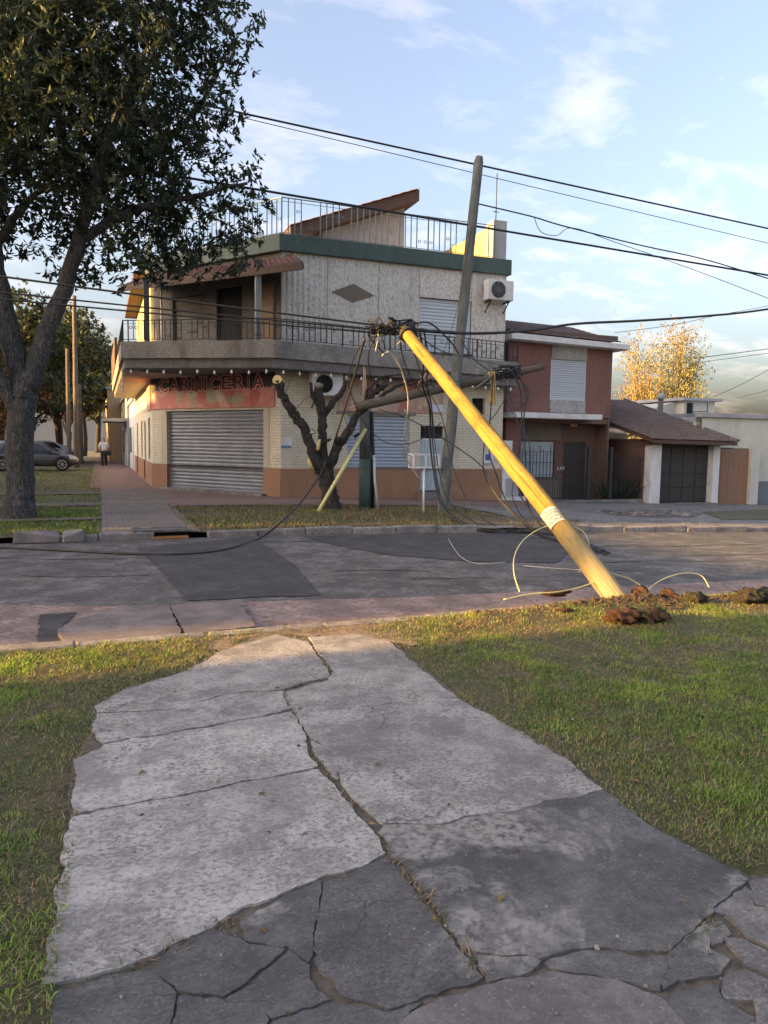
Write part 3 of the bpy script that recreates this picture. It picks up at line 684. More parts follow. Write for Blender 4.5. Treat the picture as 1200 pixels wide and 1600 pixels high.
shop = thing('corner_shop', (5, 23.5, 0), 'two storey corner butcher shop with rough stucco upper floor and wrap-around balcony', 'building')
H_SH1 = (.74, 5.07, .04, 2.57); H_SH2 = (7.06, 9.12, .87, 2.45); H_DOOR = (9.49, 10.36, .08, 2.18); H_SW = (11.3, 11.78, 2.58, 3.11)
mb = MB(); F_MAIN.wall(mb, 5.0, 12.45, .80, 3.70, [H_SH2, H_DOOR, H_SW]); mb.build('front_wall', m_cb_main, shop)
mb = MB(); F_CH.wall(mb, 0, LCH, .82, 3.70, [H_SH1], .22); mb.build('corner_wall', m_cb_ch, shop)
mb = MB(); F_SIDE.wall(mb, -40, -26.3, .82, 3.70, [(-31.2, -30.3, .05, 2.35), (-28.6, -27.6, .9, 2.4), (-33.6, -32.6, .9, 2.4), (-37.5, -36.4, .05, 2.4)], .15); mb.build('side_wall', m_cb_side, shop)
for fr, s0, s1, holes in ((F_MAIN, 4.995, 12.46, [H_DOOR]), (F_CH, -.01, LCH + .01, [H_SH1]), (F_SIDE, -40, -26.29, [(-31.2, -30.3, .05, 2.35), (-37.5, -36.4, .05, 2.4)])):
    mb = MB(); fr.wall(mb, s0, s1, -.6, .815, holes, .22, .03)
    P = fr.p
    hs = sorted([h for h in holes]); cur = s0
    for h in hs + [(s1, s1, 0, 0)]:
        mb.add([P(cur, .03, .815), P(h[0], .03, .815), P(h[0], -.05, .815), P(cur, -.05, .815)], [(0, 1, 2, 3)]); cur = h[1]
    mb.build('dado', m_dado, shop)
mb = MB(); mb.box(12.2, 21.64, -.6, 12.44, 34, 7.3); mb.build('party_wall', m_grey_render, shop)
# pilasters beside the big shutter
for s0, s1 in ((.46, .74), (5.07, 5.3)):
    mb = MB(); F_CH.box(mb, s0, s1, -.02, .018, .83, 2.6); mb.build('pilaster', M('cream_pilaster', (.46, .41, .30), (.55, .49, .37), 5, .85, .2), shop)

def roller(parent, fr, s0, s1, z0, z1, n, d, mat, name='roller_shutter', bulge=.028):
    mb = MB(); fr.box(mb, s0, s0 + .05, d - .06, d + .03, z0, z1); fr.box(mb, s1 - .05, s1, d - .06, d + .03, z0, z1); fr.box(mb, s0, s1, d - .02, d + .025, z0, z0 + .07)
    mb.box(0, 0, 0, 0, 0, 0) if False else None
    sh = mb.build(name, mat, parent)
    h = (z1 - z0 - .07) / n; W = (s1 - s0 - .1) / 2; prof = [(0, 0), (bulge * .75, h * .2), (bulge, h * .45), (bulge * .75, h * .7), (0, h * .88), (-.02, h * .92), (-.02, h)]
    vs = [(x, -dd, z) for x in (-W, W) for dd, z in prof]; k = len(prof)
    me = MB().add(vs, [(i, k + i, k + i + 1, i + 1) for i in range(k - 1)], True).mesh('slat')
    for i in range(n):
        inst(me, 'slat', mat, sh, fr.p((s0 + s1) / 2, d + random.uniform(-.006, .005), z0 + .07 + i * h), fr.rot + random.uniform(-.0015, .0015))
    return sh
roller(shop, F_CH, *H_SH1, 21, -.13, m_slat_g)
roller(shop, F_MAIN, *H_SH2, 14, -.1, m_slat_b)
mb = MB(); F_MAIN.box(mb, H_SH2[0] - .04, H_SH2[1] + .04, -.1, .05, H_SH2[2] - .06, H_SH2[2]); mb.build('sill', m_kerb, shop)
mb = MB(); F_CH.box(mb, .6, 5.2, -.25, .25, -.1, .05); mb.build('threshold', m_kerb, shop)
# pale blue door with barred transom
mb = MB(); F_MAIN.box(mb, 9.52, 10.33, -.14, -.10, .12, 1.72); dr = mb.build('door', m_lblue, shop)
for k in range(6):
    mb = MB(); s = 9.56 + k * .125; F_MAIN.box(mb, s, s + .1, -.10, -.085, .2, 1.66); mb.build('door_panel', m_lblue, dr)
mb = MB(); F_MAIN.box(mb, 9.5, 10.35, -.16, -.08, 1.72, 1.78); F_MAIN.box(mb, 9.5, 9.53, -.16, -.08, .1, 2.18); F_MAIN.box(mb, 10.32, 10.35, -.16, -.08, .1, 2.18); mb.build('door_frame', m_white, dr)
mb = MB(); F_MAIN.box(mb, 9.5, 10.35, -.2, -.17, 1.78, 2.18); mb.build('transom', m_glass, shop)
mb = MB()
for z in (1.88, 2.0, 2.1): F_MAIN.box(mb, 9.5, 10.35, -.12, -.1, z, z + .018)
for s in (9.68, 9.9, 10.14): F_MAIN.box(mb, s, s + .02, -.118, -.098, 1.78, 2.18)
mb.build('transom_bars', m_iron, dr)
mb = MB(); F_MAIN.box(mb, 9.4, 10.45, -.1, .3, -.3, .08); mb.build('door_step', m_kerb, shop)
mb = MB(); F_MAIN.box(mb, 11.28, 11.8, -.19, -.16, 2.56, 3.13); mb.build('vent_window', m_darkhole, shop)
for a, b, c, e in ((-31.2, -30.3, .05, 2.35), (-37.5, -36.4, .05, 2.4)):
    mb = MB(); F_SIDE.box(mb, a, b, -.14, -.1, c, e); mb.build('side_door', m_brownwood, shop)
for a, b, c, e in ((-28.6, -27.6, .9, 2.4), (-33.6, -32.6, .9, 2.4)):
    mb = MB(); F_SIDE.box(mb, a, b, -.14, -.1, c, e); mb.build('side_window', m_brownwood, shop)

# butcher's sign boards
def muralmat(name, split, pale):
    m, t, b = nodes(name); v = wpos(t)
    vo = N(t, 'ShaderNodeTexVoronoi'); vo.inputs['Scale'].default_value = 2.6; vo.inputs['Randomness'].default_value = 1
    wv = N(t, 'ShaderNodeVectorMath', operation='ADD'); t.links.new(v, wv.inputs[0])
    nz = N(t, 'ShaderNodeTexNoise'); nz.inputs['Scale'].default_value = 3; nz.inputs['Detail'].default_value = 6; t.links.new(v, nz.inputs['Vector'])
    sc = N(t, 'ShaderNodeVectorMath', operation='SCALE'); sc.inputs['Scale'].default_value = .45; t.links.new(nz.outputs['Color'], sc.inputs[0]); t.links.new(sc.outputs[0], wv.inputs[1])
    t.links.new(wv.outputs[0], vo.inputs['Vector'])
    s3 = N(t, 'ShaderNodeSeparateColor'); t.links.new(vo.outputs['Color'], s3.inputs[0])
    cells = ramp(t, s3.outputs[0], [(.0, (.48, .08, .075)), (.25, (.60, .17, .15)), (.5, (.66, .32, .24)), (.68, (.52, .10, .095)), (.8, (.70, .40, .30)), (.9, (.16, .22, .08)), (1.0, (.64, .54, .40))] if not pale else [(.0, (.54, .47, .34)), (.3, (.48, .34, .26)), (.45, (.38, .10, .09)), (.6, (.56, .49, .36)), (.8, (.42, .20, .16)), (1, (.58, .52, .40))])
    col = mixc(t, ramp(t, noise(t, v, 16, 8, .75), [(.4, 0.0), (.75, .5)]), cells, (.55, .38, .30))
    z = N(t, 'ShaderNodeSeparateXYZ'); t.links.new(v, z.inputs[0])
    zz = N(t, 'ShaderNodeMath', operation='MULTIPLY_ADD'); t.links.new(noise(t, scaled(t, v, (1, 1, .5)), 4, 5, .6), zz.inputs[0]); zz.inputs[1].default_value = .35; t.links.new(z.outputs['Z'], zz.inputs[2])
    col = mixc(t, ramp(t, zz.outputs[0], [(0.0, 0.0), (1.0, 1.0)]) if False else stepf(t, zz.outputs[0], split), col, (.035, .028, .03))
    t.links.new(col, b.inputs['Base Color']); b.inputs['Roughness'].default_value = .6
    return m
def stepf(t, x, a, w=.04):
    r = N(t, 'ShaderNodeMapRange'); r.inputs['From Min'].default_value = a - w; r.inputs['From Max'].default_value = a + w; t.links.new(x, r.inputs['Value']); return r.outputs[0]
sign = thing('shop_sign', F_CH.p(LCH / 2, .03, 2.64), 'red and black painted CARNICERÍA sign above the large grey shutter', 'sign')
mb = MB(); F_CH.box(mb, .02, LCH - .22, .005, .06, 2.64, 3.70); mb.build('sign_board', muralmat('butcher_mural', 3.38, False), sign)
mb = MB(); F_SIDE.box(mb, -28.2, -26.32, .005, .06, 2.64, 3.70); mb.build('side_board', muralmat('butcher_mural_side', 3.9, False), sign)
m_letter = plain('sign_letter_dark', (.16, .035, .035), .6); m_letter_o = plain('sign_letter_outline', (.85, .42, .36), .6)
def text_mesh(body, size, extrude, offset=0.0, name='lettering', spacing=1.0):
    c = bpy.data.curves.new(name, 'FONT'); c.body = body; c.size = size; c.extrude = extrude; c.offset = offset; c.align_x = 'CENTER'; c.space_character = spacing; c.resolution_u = 3
    o = bpy.data.objects.new(name, c); COL.objects.link(o)
    dg = bpy.context.evaluated_depsgraph_get(); me = bpy.data.meshes.new_from_object(o.evaluated_get(dg))
    bpy.data.objects.remove(o, do_unlink=True); bpy.data.curves.remove(c); return me
def put_text(body, size, ext, off, fr, s, d, z, mat, parent, name, width=None, bold=0.0):
    me = text_mesh(body, size, ext, off, name)
    me.materials.clear(); me.materials.append(mat)
    x = [v.co.x for v in me.vertices]; k = (width / (max(x) - min(x))) if width else 1.0
    o = bpy.data.objects.new(name, me); COL.objects.link(o); o.parent = parent
    P = fr.p(s, d, z) - origin(parent); D = fr.d; n = fr.n
    o.matrix_local = Matrix(((D.x * k, 0, n.x, P.x), (D.y * k, 0, n.y, P.y), (0, 1, 0, P.z), (0, 0, 0, 1)))
    return o
sx = 0.42
for i, ch in enumerate('CARNICERÍA'):
    wid = .28 if ch in 'IÍ' else .525
    s = sx + wid / 2
    kw = .11 if ch in 'IÍ' else .44
    put_text(ch, .60, .008, .034, F_CH, s, .068, 3.20, m_letter_o, sign, 'letter', kw + .05)
    put_text(ch, .60, .012, .004, F_CH, s, .076, 3.20, m_letter, sign, 'letter_fill', kw - .02)
    sx += wid
sign2 = thing('faded_sign', F_MAIN.p(8.3, .02, 2.55), 'faded peeling meat mural band above the blue roller shutter', 'sign')
mb = MB(); F_MAIN.box(mb, 6.78, 10.25, .004, .04, 2.58, 3.55); mb.build('sign_board', muralmat('faded_mural', 9.0, True), sign2)
mb = MB(); F_MAIN.box(mb, 6.7, 9.3, .0, .07, 2.50, 2.57); mb.build('lower_trim', m_kerb, sign2)
mb = MB(); F_MAIN.box(mb, 9.75, 10.25, .042, .05, 2.62, 2.85); mb.build('pale_panel', m_slat_w, sign2)
pn = MB(); F_MAIN.box(pn, 4.98, 5.33, .004, .02, 1.38, 1.74); po = pn.build('notice_board', m_white, None, org=F_MAIN.p(5.15, 0, 1.38)); tag(po, 'small white notice fixed to the cream wall right of the grey shutter', 'notice')
pn = MB(); F_MAIN.box(pn, 5.0, 5.31, .021, .024, 1.42, 1.5); pn.build('printed_line', plain('notice_blue', (.12, .2, .3), .6), po)

# balcony: slab, parapet and railing along three sides
E0, E1, E2, E3 = Vector((12.62, 21.0)), Vector((4.6, 20.6)), Vector((.62, 23.1)), Vector((.62, 39.0))
def zslab(x, y): return -.021 * (x - 4.6) if x > 4.6 else .006 * (4.6 - x)
def offset_line(pts, d):
    out = []
    for i, p in enumerate(pts):
        ns = []
        if i: q = (p - pts[i - 1]).normalized(); ns.append(Vector((-q.y, q.x)))
        if i < len(pts) - 1: q = (pts[i + 1] - p).normalized(); ns.append(Vector((-q.y, q.x)))
        n = sum(ns, Vector((0, 0))).normalized(); k = 1 / max(.4, n.dot(ns[0])); out.append(p + n * d * k)
    return out
BAL = [E0, E1, E2, E3]
inner = [Vector((1.69, 39.0)), Vector((1.69, 26.31)), Vector((5.01, 21.62)), Vector((12.62, 21.62))]
bal = MB()
bi = offset_line(BAL, -.09)
if (bi[1] - E1).y < 0: bi = offset_line(BAL, .09)
bal.prism([tuple(p) for p in bi + inner], lambda x, y: 3.66 + zslab(x, y), lambda x, y: 3.96 + zslab(x, y)); balcony = bal.build('balcony', m_slabunder, shop, bevel=.02)
def ribbon(pts, t0, t1, za, zb):
    a = offset_line(pts, t0); b = offset_line(pts, t1); mb = MB()
    for i in range(len(pts) - 1):
        p, q, r, s = a[i], a[i + 1], b[i + 1], b[i]
        mb.hexa([(p.x, p.y, za(p.x, p.y)), (q.x, q.y, za(q.x, q.y)), (r.x, r.y, za(q.x, q.y)), (s.x, s.y, za(p.x, p.y)), (p.x, p.y, zb(p.x, p.y)), (q.x, q.y, zb(q.x, q.y)), (r.x, r.y, zb(q.x, q.y)), (s.x, s.y, zb(p.x, p.y))])
    return mb
sgn = 1 if (offset_line(BAL, 1)[1] - E1).y > 0 else -1
ribbon(BAL, 0, sgn * .14, lambda x, y: 3.93 + zslab(x, y), lambda x, y: 4.42 + zslab(x, y)).build('parapet', m_slabcon, balcony, bevel=.015)
def railing(parent, pts, z0, z1, mat, step=.17, post=1.5, base=None, r=.011, seed=1):
    """top and bottom rails, posts, balusters and small square ornaments along a line"""
    rnd = random.Random(seed); zf = base or (lambda x, y: 0.0)
    rl = MB()
    for i in range(len(pts) - 1):
        a, b = pts[i], pts[i + 1]
        rl.bar((a.x, a.y, z1 + zf(a.x, a.y)), (b.x, b.y, z1 + zf(b.x, b.y)), .035, .022)
        rl.bar((a.x, a.y, z0 + .06 + zf(a.x, a.y)), (b.x, b.y, z0 + .06 + zf(b.x, b.y)), .022, .016)
        rl.bar((a.x, a.y, z1 - .1 + zf(a.x, a.y)), (b.x, b.y, z1 - .1 + zf(b.x, b.y)), .016, .012)
    R = rl.build('railing', mat, parent)
    h = z1 - z0
    bme = MB().bar((0, 0, .06), (0, 0, h), r * 2).mesh('baluster'); pme = MB().bar((0, 0, -.02), (0, 0, h + .02), .034).mesh('rail_post')
    sq = MB()
    for q in range(4):
        a = q * math.pi / 2; c = lambda k: (.045 * math.cos(k), 0, .045 * math.sin(k))
        sq.bar(c(a + .78), c(a + 2.35), .012)
    sme = sq.mesh('ornament')
    for i in range(len(pts) - 1):
        a, b = pts[i], pts[i + 1]; L = (b - a).length; n = max(1, int(L / step)); rot = math.atan2((b - a).y, (b - a).x)
        for k in range(n + 1):
            p = a.lerp(b, k / n); zb = z0 + zf(p.x, p.y)
            if k % max(1, round(post / step)) == 0 or k == n: inst(pme, 'rail_post', mat, R, (p.x, p.y, zb))
            elif rnd.random() < .86: inst(bme, 'baluster', mat, R, (p.x, p.y, zb))
            if k < n and rnd.random() < .42:
                q = a.lerp(b, (k + .5) / n); inst(sme, 'ornament', mat, R, (q.x, q.y, zb + rnd.choice([.16, .26, .4]) * h / .6), rot, (1.3, 1, 1))
    return R
mid = offset_line(BAL, sgn * .07)
railing(balcony, mid[:3] + [Vector((mid[3].x, 30.5))], 4.42, 5.02, m_iron, .165, 1.5, zslab)
mb = MB(); mb.box(.6, 30.55, 4.4, .7, 38.9, 5.5); mb.build('side_screen', m_brownwood, balcony)
mb = MB(); mb.box(.62, 38.85, 4.4, 1.66, 38.95, 6.0); mb.build('end_screen', m_brownwood, balcony)
# upper walls: stucco panels with recessed joints
JO = [5.0, 6.4, 8.02, 9.37, 11.19, 12.45]; UP0, UP1 = 4.0, 7.12
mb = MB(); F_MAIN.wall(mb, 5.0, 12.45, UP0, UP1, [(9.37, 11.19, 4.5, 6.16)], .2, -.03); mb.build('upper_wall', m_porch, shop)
for k in range(5):
    mb = MB(); z0 = 6.16 if k == 3 else UP0
    F_MAIN.box(mb, JO[k] + (.009 if k else 0), JO[k + 1] - .009, -.06, 0, z0, UP1); mb.build('stucco_panel', m_stucco_g if k in (0, 2) else m_stucco, shop)
mb = MB(); F_MAIN.box(mb, 9.38, 11.18, -.06, -.002, UP0, 4.5); mb.build('stucco_panel', m_stucco, shop)
P = F_MAIN.p
MB().add([P(6.53, .02, 6.07), P(7.2, .02, 5.81), P(7.88, .02, 6.07), P(7.2, .02, 6.36), P(6.53, -.01, 6.07), P(7.2, -.01, 5.81), P(7.88, -.01, 6.07), P(7.2, -.01, 6.36)], [(0, 1, 2, 3), (0, 4, 5, 1), (1, 5, 6, 2), (2, 6, 7, 3), (3, 7, 4, 0)]).build('diamond_inlay', M('diamond_tile', (.15, .12, .09), (.24, .19, .14), 16, .8, .4), shop)
win = roller(shop, F_MAIN, 9.37, 11.19, 4.5, 6.16, 15, -.1, m_slat_w, 'window_shutter', .014)
mb = MB(); F_MAIN.box(mb, 9.33, 11.23, -.02, .05, 4.42, 4.5); mb.build('window_sill', m_kerb, win)
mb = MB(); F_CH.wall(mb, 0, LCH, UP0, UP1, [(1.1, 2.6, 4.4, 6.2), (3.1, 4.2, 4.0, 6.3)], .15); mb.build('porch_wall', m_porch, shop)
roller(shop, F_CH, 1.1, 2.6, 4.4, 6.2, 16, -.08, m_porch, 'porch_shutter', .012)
mb = MB(); F_CH.box(mb, 3.1, 4.2, -.14, -.1, 4.0, 6.3); mb.build('porch_door', m_darkhole, shop)
mb = MB(); F_CH.box(mb, 4.75, 5.5, .005, .04, 4.1, 6.2); lv = mb.build('louvre_shutter', M('louvre_wood', (.19, .13, .085), (.26, .18, .12), 8, .7, .2), shop)
for k in range(24):
    mb = MB(); F_CH.box(mb, 4.79, 5.46, .04, .055, 4.18 + k * .083, 4.23 + k * .083); mb.build('louvre', lv.data.materials[0], lv)
mb = MB(); F_SIDE.wall(mb, -36, -26.3, UP0, UP1 + .1, [(-29.6, -28.6, 4.3, 6.3)], .12); mb.build('upper_side_wall', m_sidewall, shop)
mb = MB(); F_SIDE.box(mb, -29.6, -28.6, -.1, -.06, 4.3, 6.3); mb.build('side_shutter', m_brownwood, shop)
mb = MB(); F_SIDE.box(mb, -36.2, -26.6, -.05, .5, 7.1, 7.22); mb.build('side_eave', m_brownwood, shop)
MB().tube([(1.95, 25.45, 4.0), (1.95, 25.45, 7.0)], .035, 8).build('downpipe', m_white, shop)
# porch column and tiled porch roof
MB().box(4.14, 20.98, 4.3, 4.3, 21.14, 6.4).build('porch_column', m_grey_render, shop, bevel=.01)
MB().box(1.3, 23.5, 4.3, 1.46, 23.66, 6.4).build('porch_column', m_porch, shop, bevel=.01)
R0, R1 = Vector((5.2, 19.78, 6.36)), Vector((.75, 25.0, 6.36)); W0, W1 = Vector((5.35, 21.58, 7.0)), Vector((1.62, 26.4, 7.0))
mb = MB(); up = Vector((0, 0, .1)); mb.hexa([R0 - up * 1.2, R1 - up * 1.2, W1 - up * 1.2, W0 - up * 1.2, R0, R1, W1, W0]); proof = mb.build('porch_roof', m_brownwood, shop)
mb = MB(); e = (R1 - R0).normalized(); nn = Vector((-.7, -.6, 0)).normalized() * .05
mb.bar(R0 + nn - up * .6, R1 + nn - up * .6, .04, .2); mb.build('fascia', m_brownwood, proof)
def tile_roof(parent, a0, a1, b0, b1, cols, rows, mat, h=.045):
    """rows of curved tiles between an eave a0-a1 and a top edge b0-b1, joined row by row"""
    for r in range(rows):
        mb = MB(); t0, t1 = r / rows, (r + 1) / rows + .25 / rows
        for c in range(cols):
            jz = random.uniform(-.006, .008)
            q = []
            for t, lift in ((t0, h * .55 + jz), (min(1, t1), .004)):
                for k in range(5):
                    s = (c + k / 4) / cols; p = a0.lerp(a1, s).lerp(b0.lerp(b1, s), t)
                    q.append(p + Vector((0, 0, lift + h * math.sin(math.pi * k / 4))))
            mb.add(q, [(k, k + 1, 6 + k, 5 + k) for k in range(4)] + [(0, 1, 2, 3, 4)], False)
        tag(mb.build('tile_row', mat, parent), kind='stuff')
tile_roof(proof, R0 + up * .05, R1 + up * .05, W0 + up * .05, W1 + up * .05, 34, 8, m_tile)
# green band, terrace, terrace railing
GB = [Vector((12.55, 21.6)), Vector((5.0, 21.6)), B2.copy(), Vector((1.67, 34.0))]
s2 = 1 if (offset_line(GB, 1)[1] - GB[1]).y > 0 else -1
ribbon(GB, -s2 * .13, s2 * .22, lambda x, y: 7.08, lambda x, y: 7.56).build('green_parapet', m_green, shop, bevel=.015)
MB().prism([tuple(p) for p in [Vector((12.4, 21.8)), Vector((5.1, 21.8)), Vector((1.9, 26.3)), Vector((1.9, 34)), Vector((12.4, 34))]], 7.0, 7.25).build('terrace_floor', m_slabunder, shop)
railing(shop, [Vector((11.95, 21.62)), Vector((5.02, 21.62)), Vector((1.72, 26.3)), Vector((1.72, 33.0))], 7.56, 8.6, m_railg, .19, 2.2, None, .013, 5)
# stair room with single pitch tiled roof
mb = MB(); zr = lambda u: 9.11 + (u - 6.955) * .385
mb.add([(7.44, 25.7, 7.25), (10.5, 25.7, 7.25), (10.5, 25.7, zr(10.5)), (7.44, 25.7, zr(7.44)), (7.44, 29.5, 7.25), (10.5, 29.5, 7.25), (10.5, 29.5, zr(10.5)), (7.44, 29.5, zr(7.44))], [(0, 1, 2, 3), (1, 5, 6, 2), (4, 0, 3, 7), (5, 4, 7, 6)])
mb.build('stair_room', m_grey_render, shop)
lo, hi = 6.15, 10.86
mb = MB(); mb.hexa([(lo, 25.2, zr(lo) - .34), (hi, 25.2, zr(hi) - .34), (hi, 30.0, zr(hi) - .34), (lo, 30.0, zr(lo) - .34), (lo, 25.2, zr(lo) + .06), (hi, 25.2, zr(hi) + .06), (hi, 30.0, zr(hi) + .06), (lo, 30.0, zr(lo) + .06)])
srf = mb.build('stair_roof', m_brownwood, shop)
V3 = lambda *a: Vector(a)
tile_roof(srf, V3(lo, 30.0, zr(lo) + .07), V3(lo, 25.15, zr(lo) + .07), V3(hi, 30.0, zr(hi) + .07), V3(hi, 25.15, zr(hi) + .07), 20, 13, m_tile)
MB().box(11.93, 21.63, 7.3, 12.42, 22.1, 8.8).build('terrace_pillar', m_grey_render, shop, bevel=.01)
MB().box(12.2, 22.1, 7.25, 12.43, 28, 8.8).build('terrace_wall', m_sidewall, shop)
MB().tube([(12.1, 21.8, 8.8), (12.1, 21.8, 10.3)], .015, 6).bar((12.0, 21.8, 9.1), (12.2, 21.8, 9.1), .02).build('antenna', m_iron, shop)
# soffit under the side balcony and hanging scroll ornaments
MB().prism([(.75, 23.3), (.75, 38.9), (1.66, 38.9), (1.66, 26.32), (3.0, 24.4)], 3.645, 3.66).build('soffit', m_soffit, shop)
for k in range(4):
    pts = [(.66, 23.25 + .08 * math.sin(a * 1.0) + k * .02, 3.62 - k * .16 - .14 * a / 6.28) for a in np.linspace(0, 6.28, 12)]
    MB().tube(pts, .025, 6).build('scroll_ornament', m_white, shop)
# bulbs strung under the balcony edge
bs = thing('string_lights', (4.6, 20.7, 3.6), 'string of small white bulbs under the balcony edge of the butcher shop', 'string lights')
bme = MB().lathe([(.012, .05), (.02, .03), (.036, -.01), (.03, -.045), (.008, -.06)], (0, 0, 0), 'z', 10).mesh('bulb')
line = offset_line(BAL, sgn * .05); m_bulb = plain('bulb_glass', (.75, .75, .74), .3)
for i in range(2):
    a, b = line[i], line[i + 1]; n = int((b - a).length / .47)
    for k in range(n):
        p = a.lerp(b, (k + .5) / n); inst(bme, 'bulb', m_bulb, bs, (p.x, p.y, 3.56 + zslab(p.x, p.y) + random.uniform(-.02, .01)))
wl = MB(); wl.tube([(p.x, p.y, 3.63 + zslab(p.x, p.y)) for p in line[:3]], .008, 5).build('bulb_wire', m_iron, bs)
# air conditioners
def aircon(fr, s, z, label, d0=.12, wd=.92, h=.62):
    t = thing('air_conditioner', fr.p(s, 0, z), label, 'air conditioner', None)
    mb = MB(); fr.box(mb, s - wd / 2, s + wd / 2, d0, d0 + .32, z, z + h); body = mb.build('casing', m_white, t, bevel=.015)
    c = fr.p(s - .1, d0 + .325, z + h / 2)
    mb = MB(); mb.lathe([(.25, 0), (.25, -.012)], (c.x, c.y, c.z), 'y', 24); mb.build('fan_recess', m_darkhole, body)
    mb = MB()
    for rr in (.08, .14, .20, .255):
        mb.tube([(c.x + rr * math.cos(a), c.y - .02, c.z + rr * math.sin(a)) for a in np.linspace(0, 6.2832, 25)], .006, 4, False)
    for k in range(8):
        a = k * math.pi / 4; mb.bar((c.x, c.y - .02, c.z), (c.x + .255 * math.cos(a), c.y - .02, c.z + .255 * math.sin(a)), .008)
    mb.build('fan_grille', m_iron if h > .63 else m_grey_render, body)
    for q in (-.33, .33):
        mb = MB(); mb.bar(fr.p(s + q, 0, z - .03), fr.p(s + q, d0 + .3, z - .03), .04); mb.bar(fr.p(s + q, .02, z - .35), fr.p(s + q, d0 + .25, z - .04), .03); mb.build('bracket', m_iron, t)
    return t
aircon(F_MAIN, 12.0, 6.2, 'white air conditioner high on the stucco wall beside the upper window')
aircon(F_MAIN, 6.25, 2.98, 'grey-white air conditioner under the balcony, behind the lopped tree', .25, .95, .66)
# meter cabinets and white pier between shop and brick house
mp_ = thing('meter_pier', (12.8, 21.7, -.25), 'white pier with grey meter cabinet between the shop and the brick house', 'meter cabinet')
MB().box(12.47, 21.55, -.5, 13.45, 21.95, .55).box(12.47, 21.6, .55, 12.85, 21.95, 1.75).build('pier', m_white, mp_, bevel=.01)
MB().box(12.6, 21.52, -.1, 13.05, 21.56, .5).build('cabinet_door', m_grey_render, mp_, bevel=.008)
MB().box(13.1, 21.53, -.1, 13.3, 21.56, .3).build('small_cabinet', m_darkhole, mp_)
mb = MB(); F_MAIN.box(mb, 11.75, 12.1, .005, .06, 1.0, 1.35); mtr = mb.build('wall_meter', m_white, None, org=F_MAIN.p(11.9, 0, 1.0)); tag(mtr, 'small white meter box with blue sticker on the cream wall', 'meter box')
mb = MB(); F_MAIN.box(mb, 11.8, 12.0, .061, .064, 1.1, 1.3); mb.build('sticker', plain('blue_sticker', (.10, .10, .35), .5), mtr)

# ------------------------------------------------------------------ brick house, garage, pale house
m_rbrick = brickmat('red_brick', (.24, .105, .082), (.29, .13, .10), (.20, .14, .12), (1, 0, 0), .24, .075, .01, stain=(.15, .075, .065))
m_rbrick_d = brickmat('brown_brick', (.17, .095, .075), (.21, .115, .09), (.14, .105, .09), (1, 0, 0), .24, .075, .01)
m_relief = stuccomat('relief_panel', (.38, .37, .35))
m_roofdark = M('dark_roof_tile', (.10, .07, .058), (.19, .135, .11), 8, .9, .5, 40, .01, stain=(.07, .06, .055), sscale=1.4, sfac=.5)
m_slat_p = plain('pale_slat', (.50, .54, .58), .5, 0, var=.05)
m_dkwood = M('dark_garage_wood', (.028, .024, .022), (.05, .042, .038), 8, .6, .2, 40, .004, stretch=(.5, .5, 8))
m_gatewood = M('gate_wood', (.22, .115, .065), (.34, .19, .11), 7, .65, .3, 40, .005, stretch=(9, 9, .5))
m_beige = M('pale_render', (.55, .53, .44), (.62, .60, .51), 4, .9, .15, 40, .006, stain=(.38, .38, .35), sscale=1.2, sfac=.4)
m_gdado = M('grey_dado', (.16, .165, .18), (.21, .215, .23), 8, .9, .3, 40, .006)
F_BR = Frame((0, 22.2), (1, 0))
bh = thing('brick_house', (15, 24, -.3), 'two storey red brick house with white cornice and pale roller shutters', 'house')
mb = MB(); F_BR.wall(mb, 12.93, 17.2, 2.62, 5.1, [(14.63, 16.11, 2.75, 5.22)], .06); F_BR.box(mb, 12.93, 13.55, -.7, 0, -.7, 2.62); mb.build('wall', m_rbrick, bh)
mb = MB(); mb.box(17.14, 22.22, -.7, 17.2, 30, 5.1).box(12.93, 22.25, 2.4, 17.14, 30, 2.6); mb.build('right_wall', m_rbrick_d, bh)
mb = MB(); mb.hexa([(12.8, 21.75, 5.12), (17.6, 21.75, 5.02), (17.6, 30, 5.02), (12.8, 30, 5.12), (12.8, 21.75, 5.32), (17.6, 21.75, 5.2), (17.6, 30, 5.2), (12.8, 30, 5.32)]); mb.build('cornice', m_white, bh, bevel=.01)
mb = MB(); mb.box(12.85, 22.0, 5.33, 17.25, 30, 5.5); rf = mb.build('roof', m_roofdark, bh)
tile_roof(rf, V3(12.85, 21.85, 5.36), V3(17.3, 21.85, 5.24), V3(12.85, 25, 6.3), V3(17.3, 25, 6.2), 26, 9, m_roofdark)
for z0, z1 in ((4.6, 5.1), (2.76, 3.2)):
    mb = MB(); F_BR.box(mb, 14.64, 16.1, -.05, .03, z0, z1); mb.build('relief_panel', m_relief, bh)
roller(bh, F_BR, 14.64, 16.1, 3.2, 4.6, 17, -.04, m_slat_p, 'window_shutter', .012)
mb = MB(); mb.box(12.8, 21.45, 2.52, 16.3, 22.25, 2.70); mb.build('canopy', m_white, bh, bevel=.01)
F_PO = Frame((0, 22.9), (1, 0))
mb = MB(); F_PO.wall(mb, 13.5, 17.2, -.7, 2.52, [(13.78, 15.35, .45, 1.76)], .12); mb.build('porch_wall', m_rbrick_d, bh)
m_pstone = M('porch_stone', (.15, .125, .10), (.22, .185, .15), 10, .9, .5, 40)
for za, zb_ in ((1.8, 2.5), (-.7, .42)):
    mb = MB(); F_PO.box(mb, 13.6, 15.6, .0, .03, za, zb_); mb.build('porch_panel', m_pstone, bh)
roller(bh, F_PO, 13.8, 15.33, .47, 1.75, 14, -.06, m_slat_p, 'lower_shutter', .012)
wb = MB()
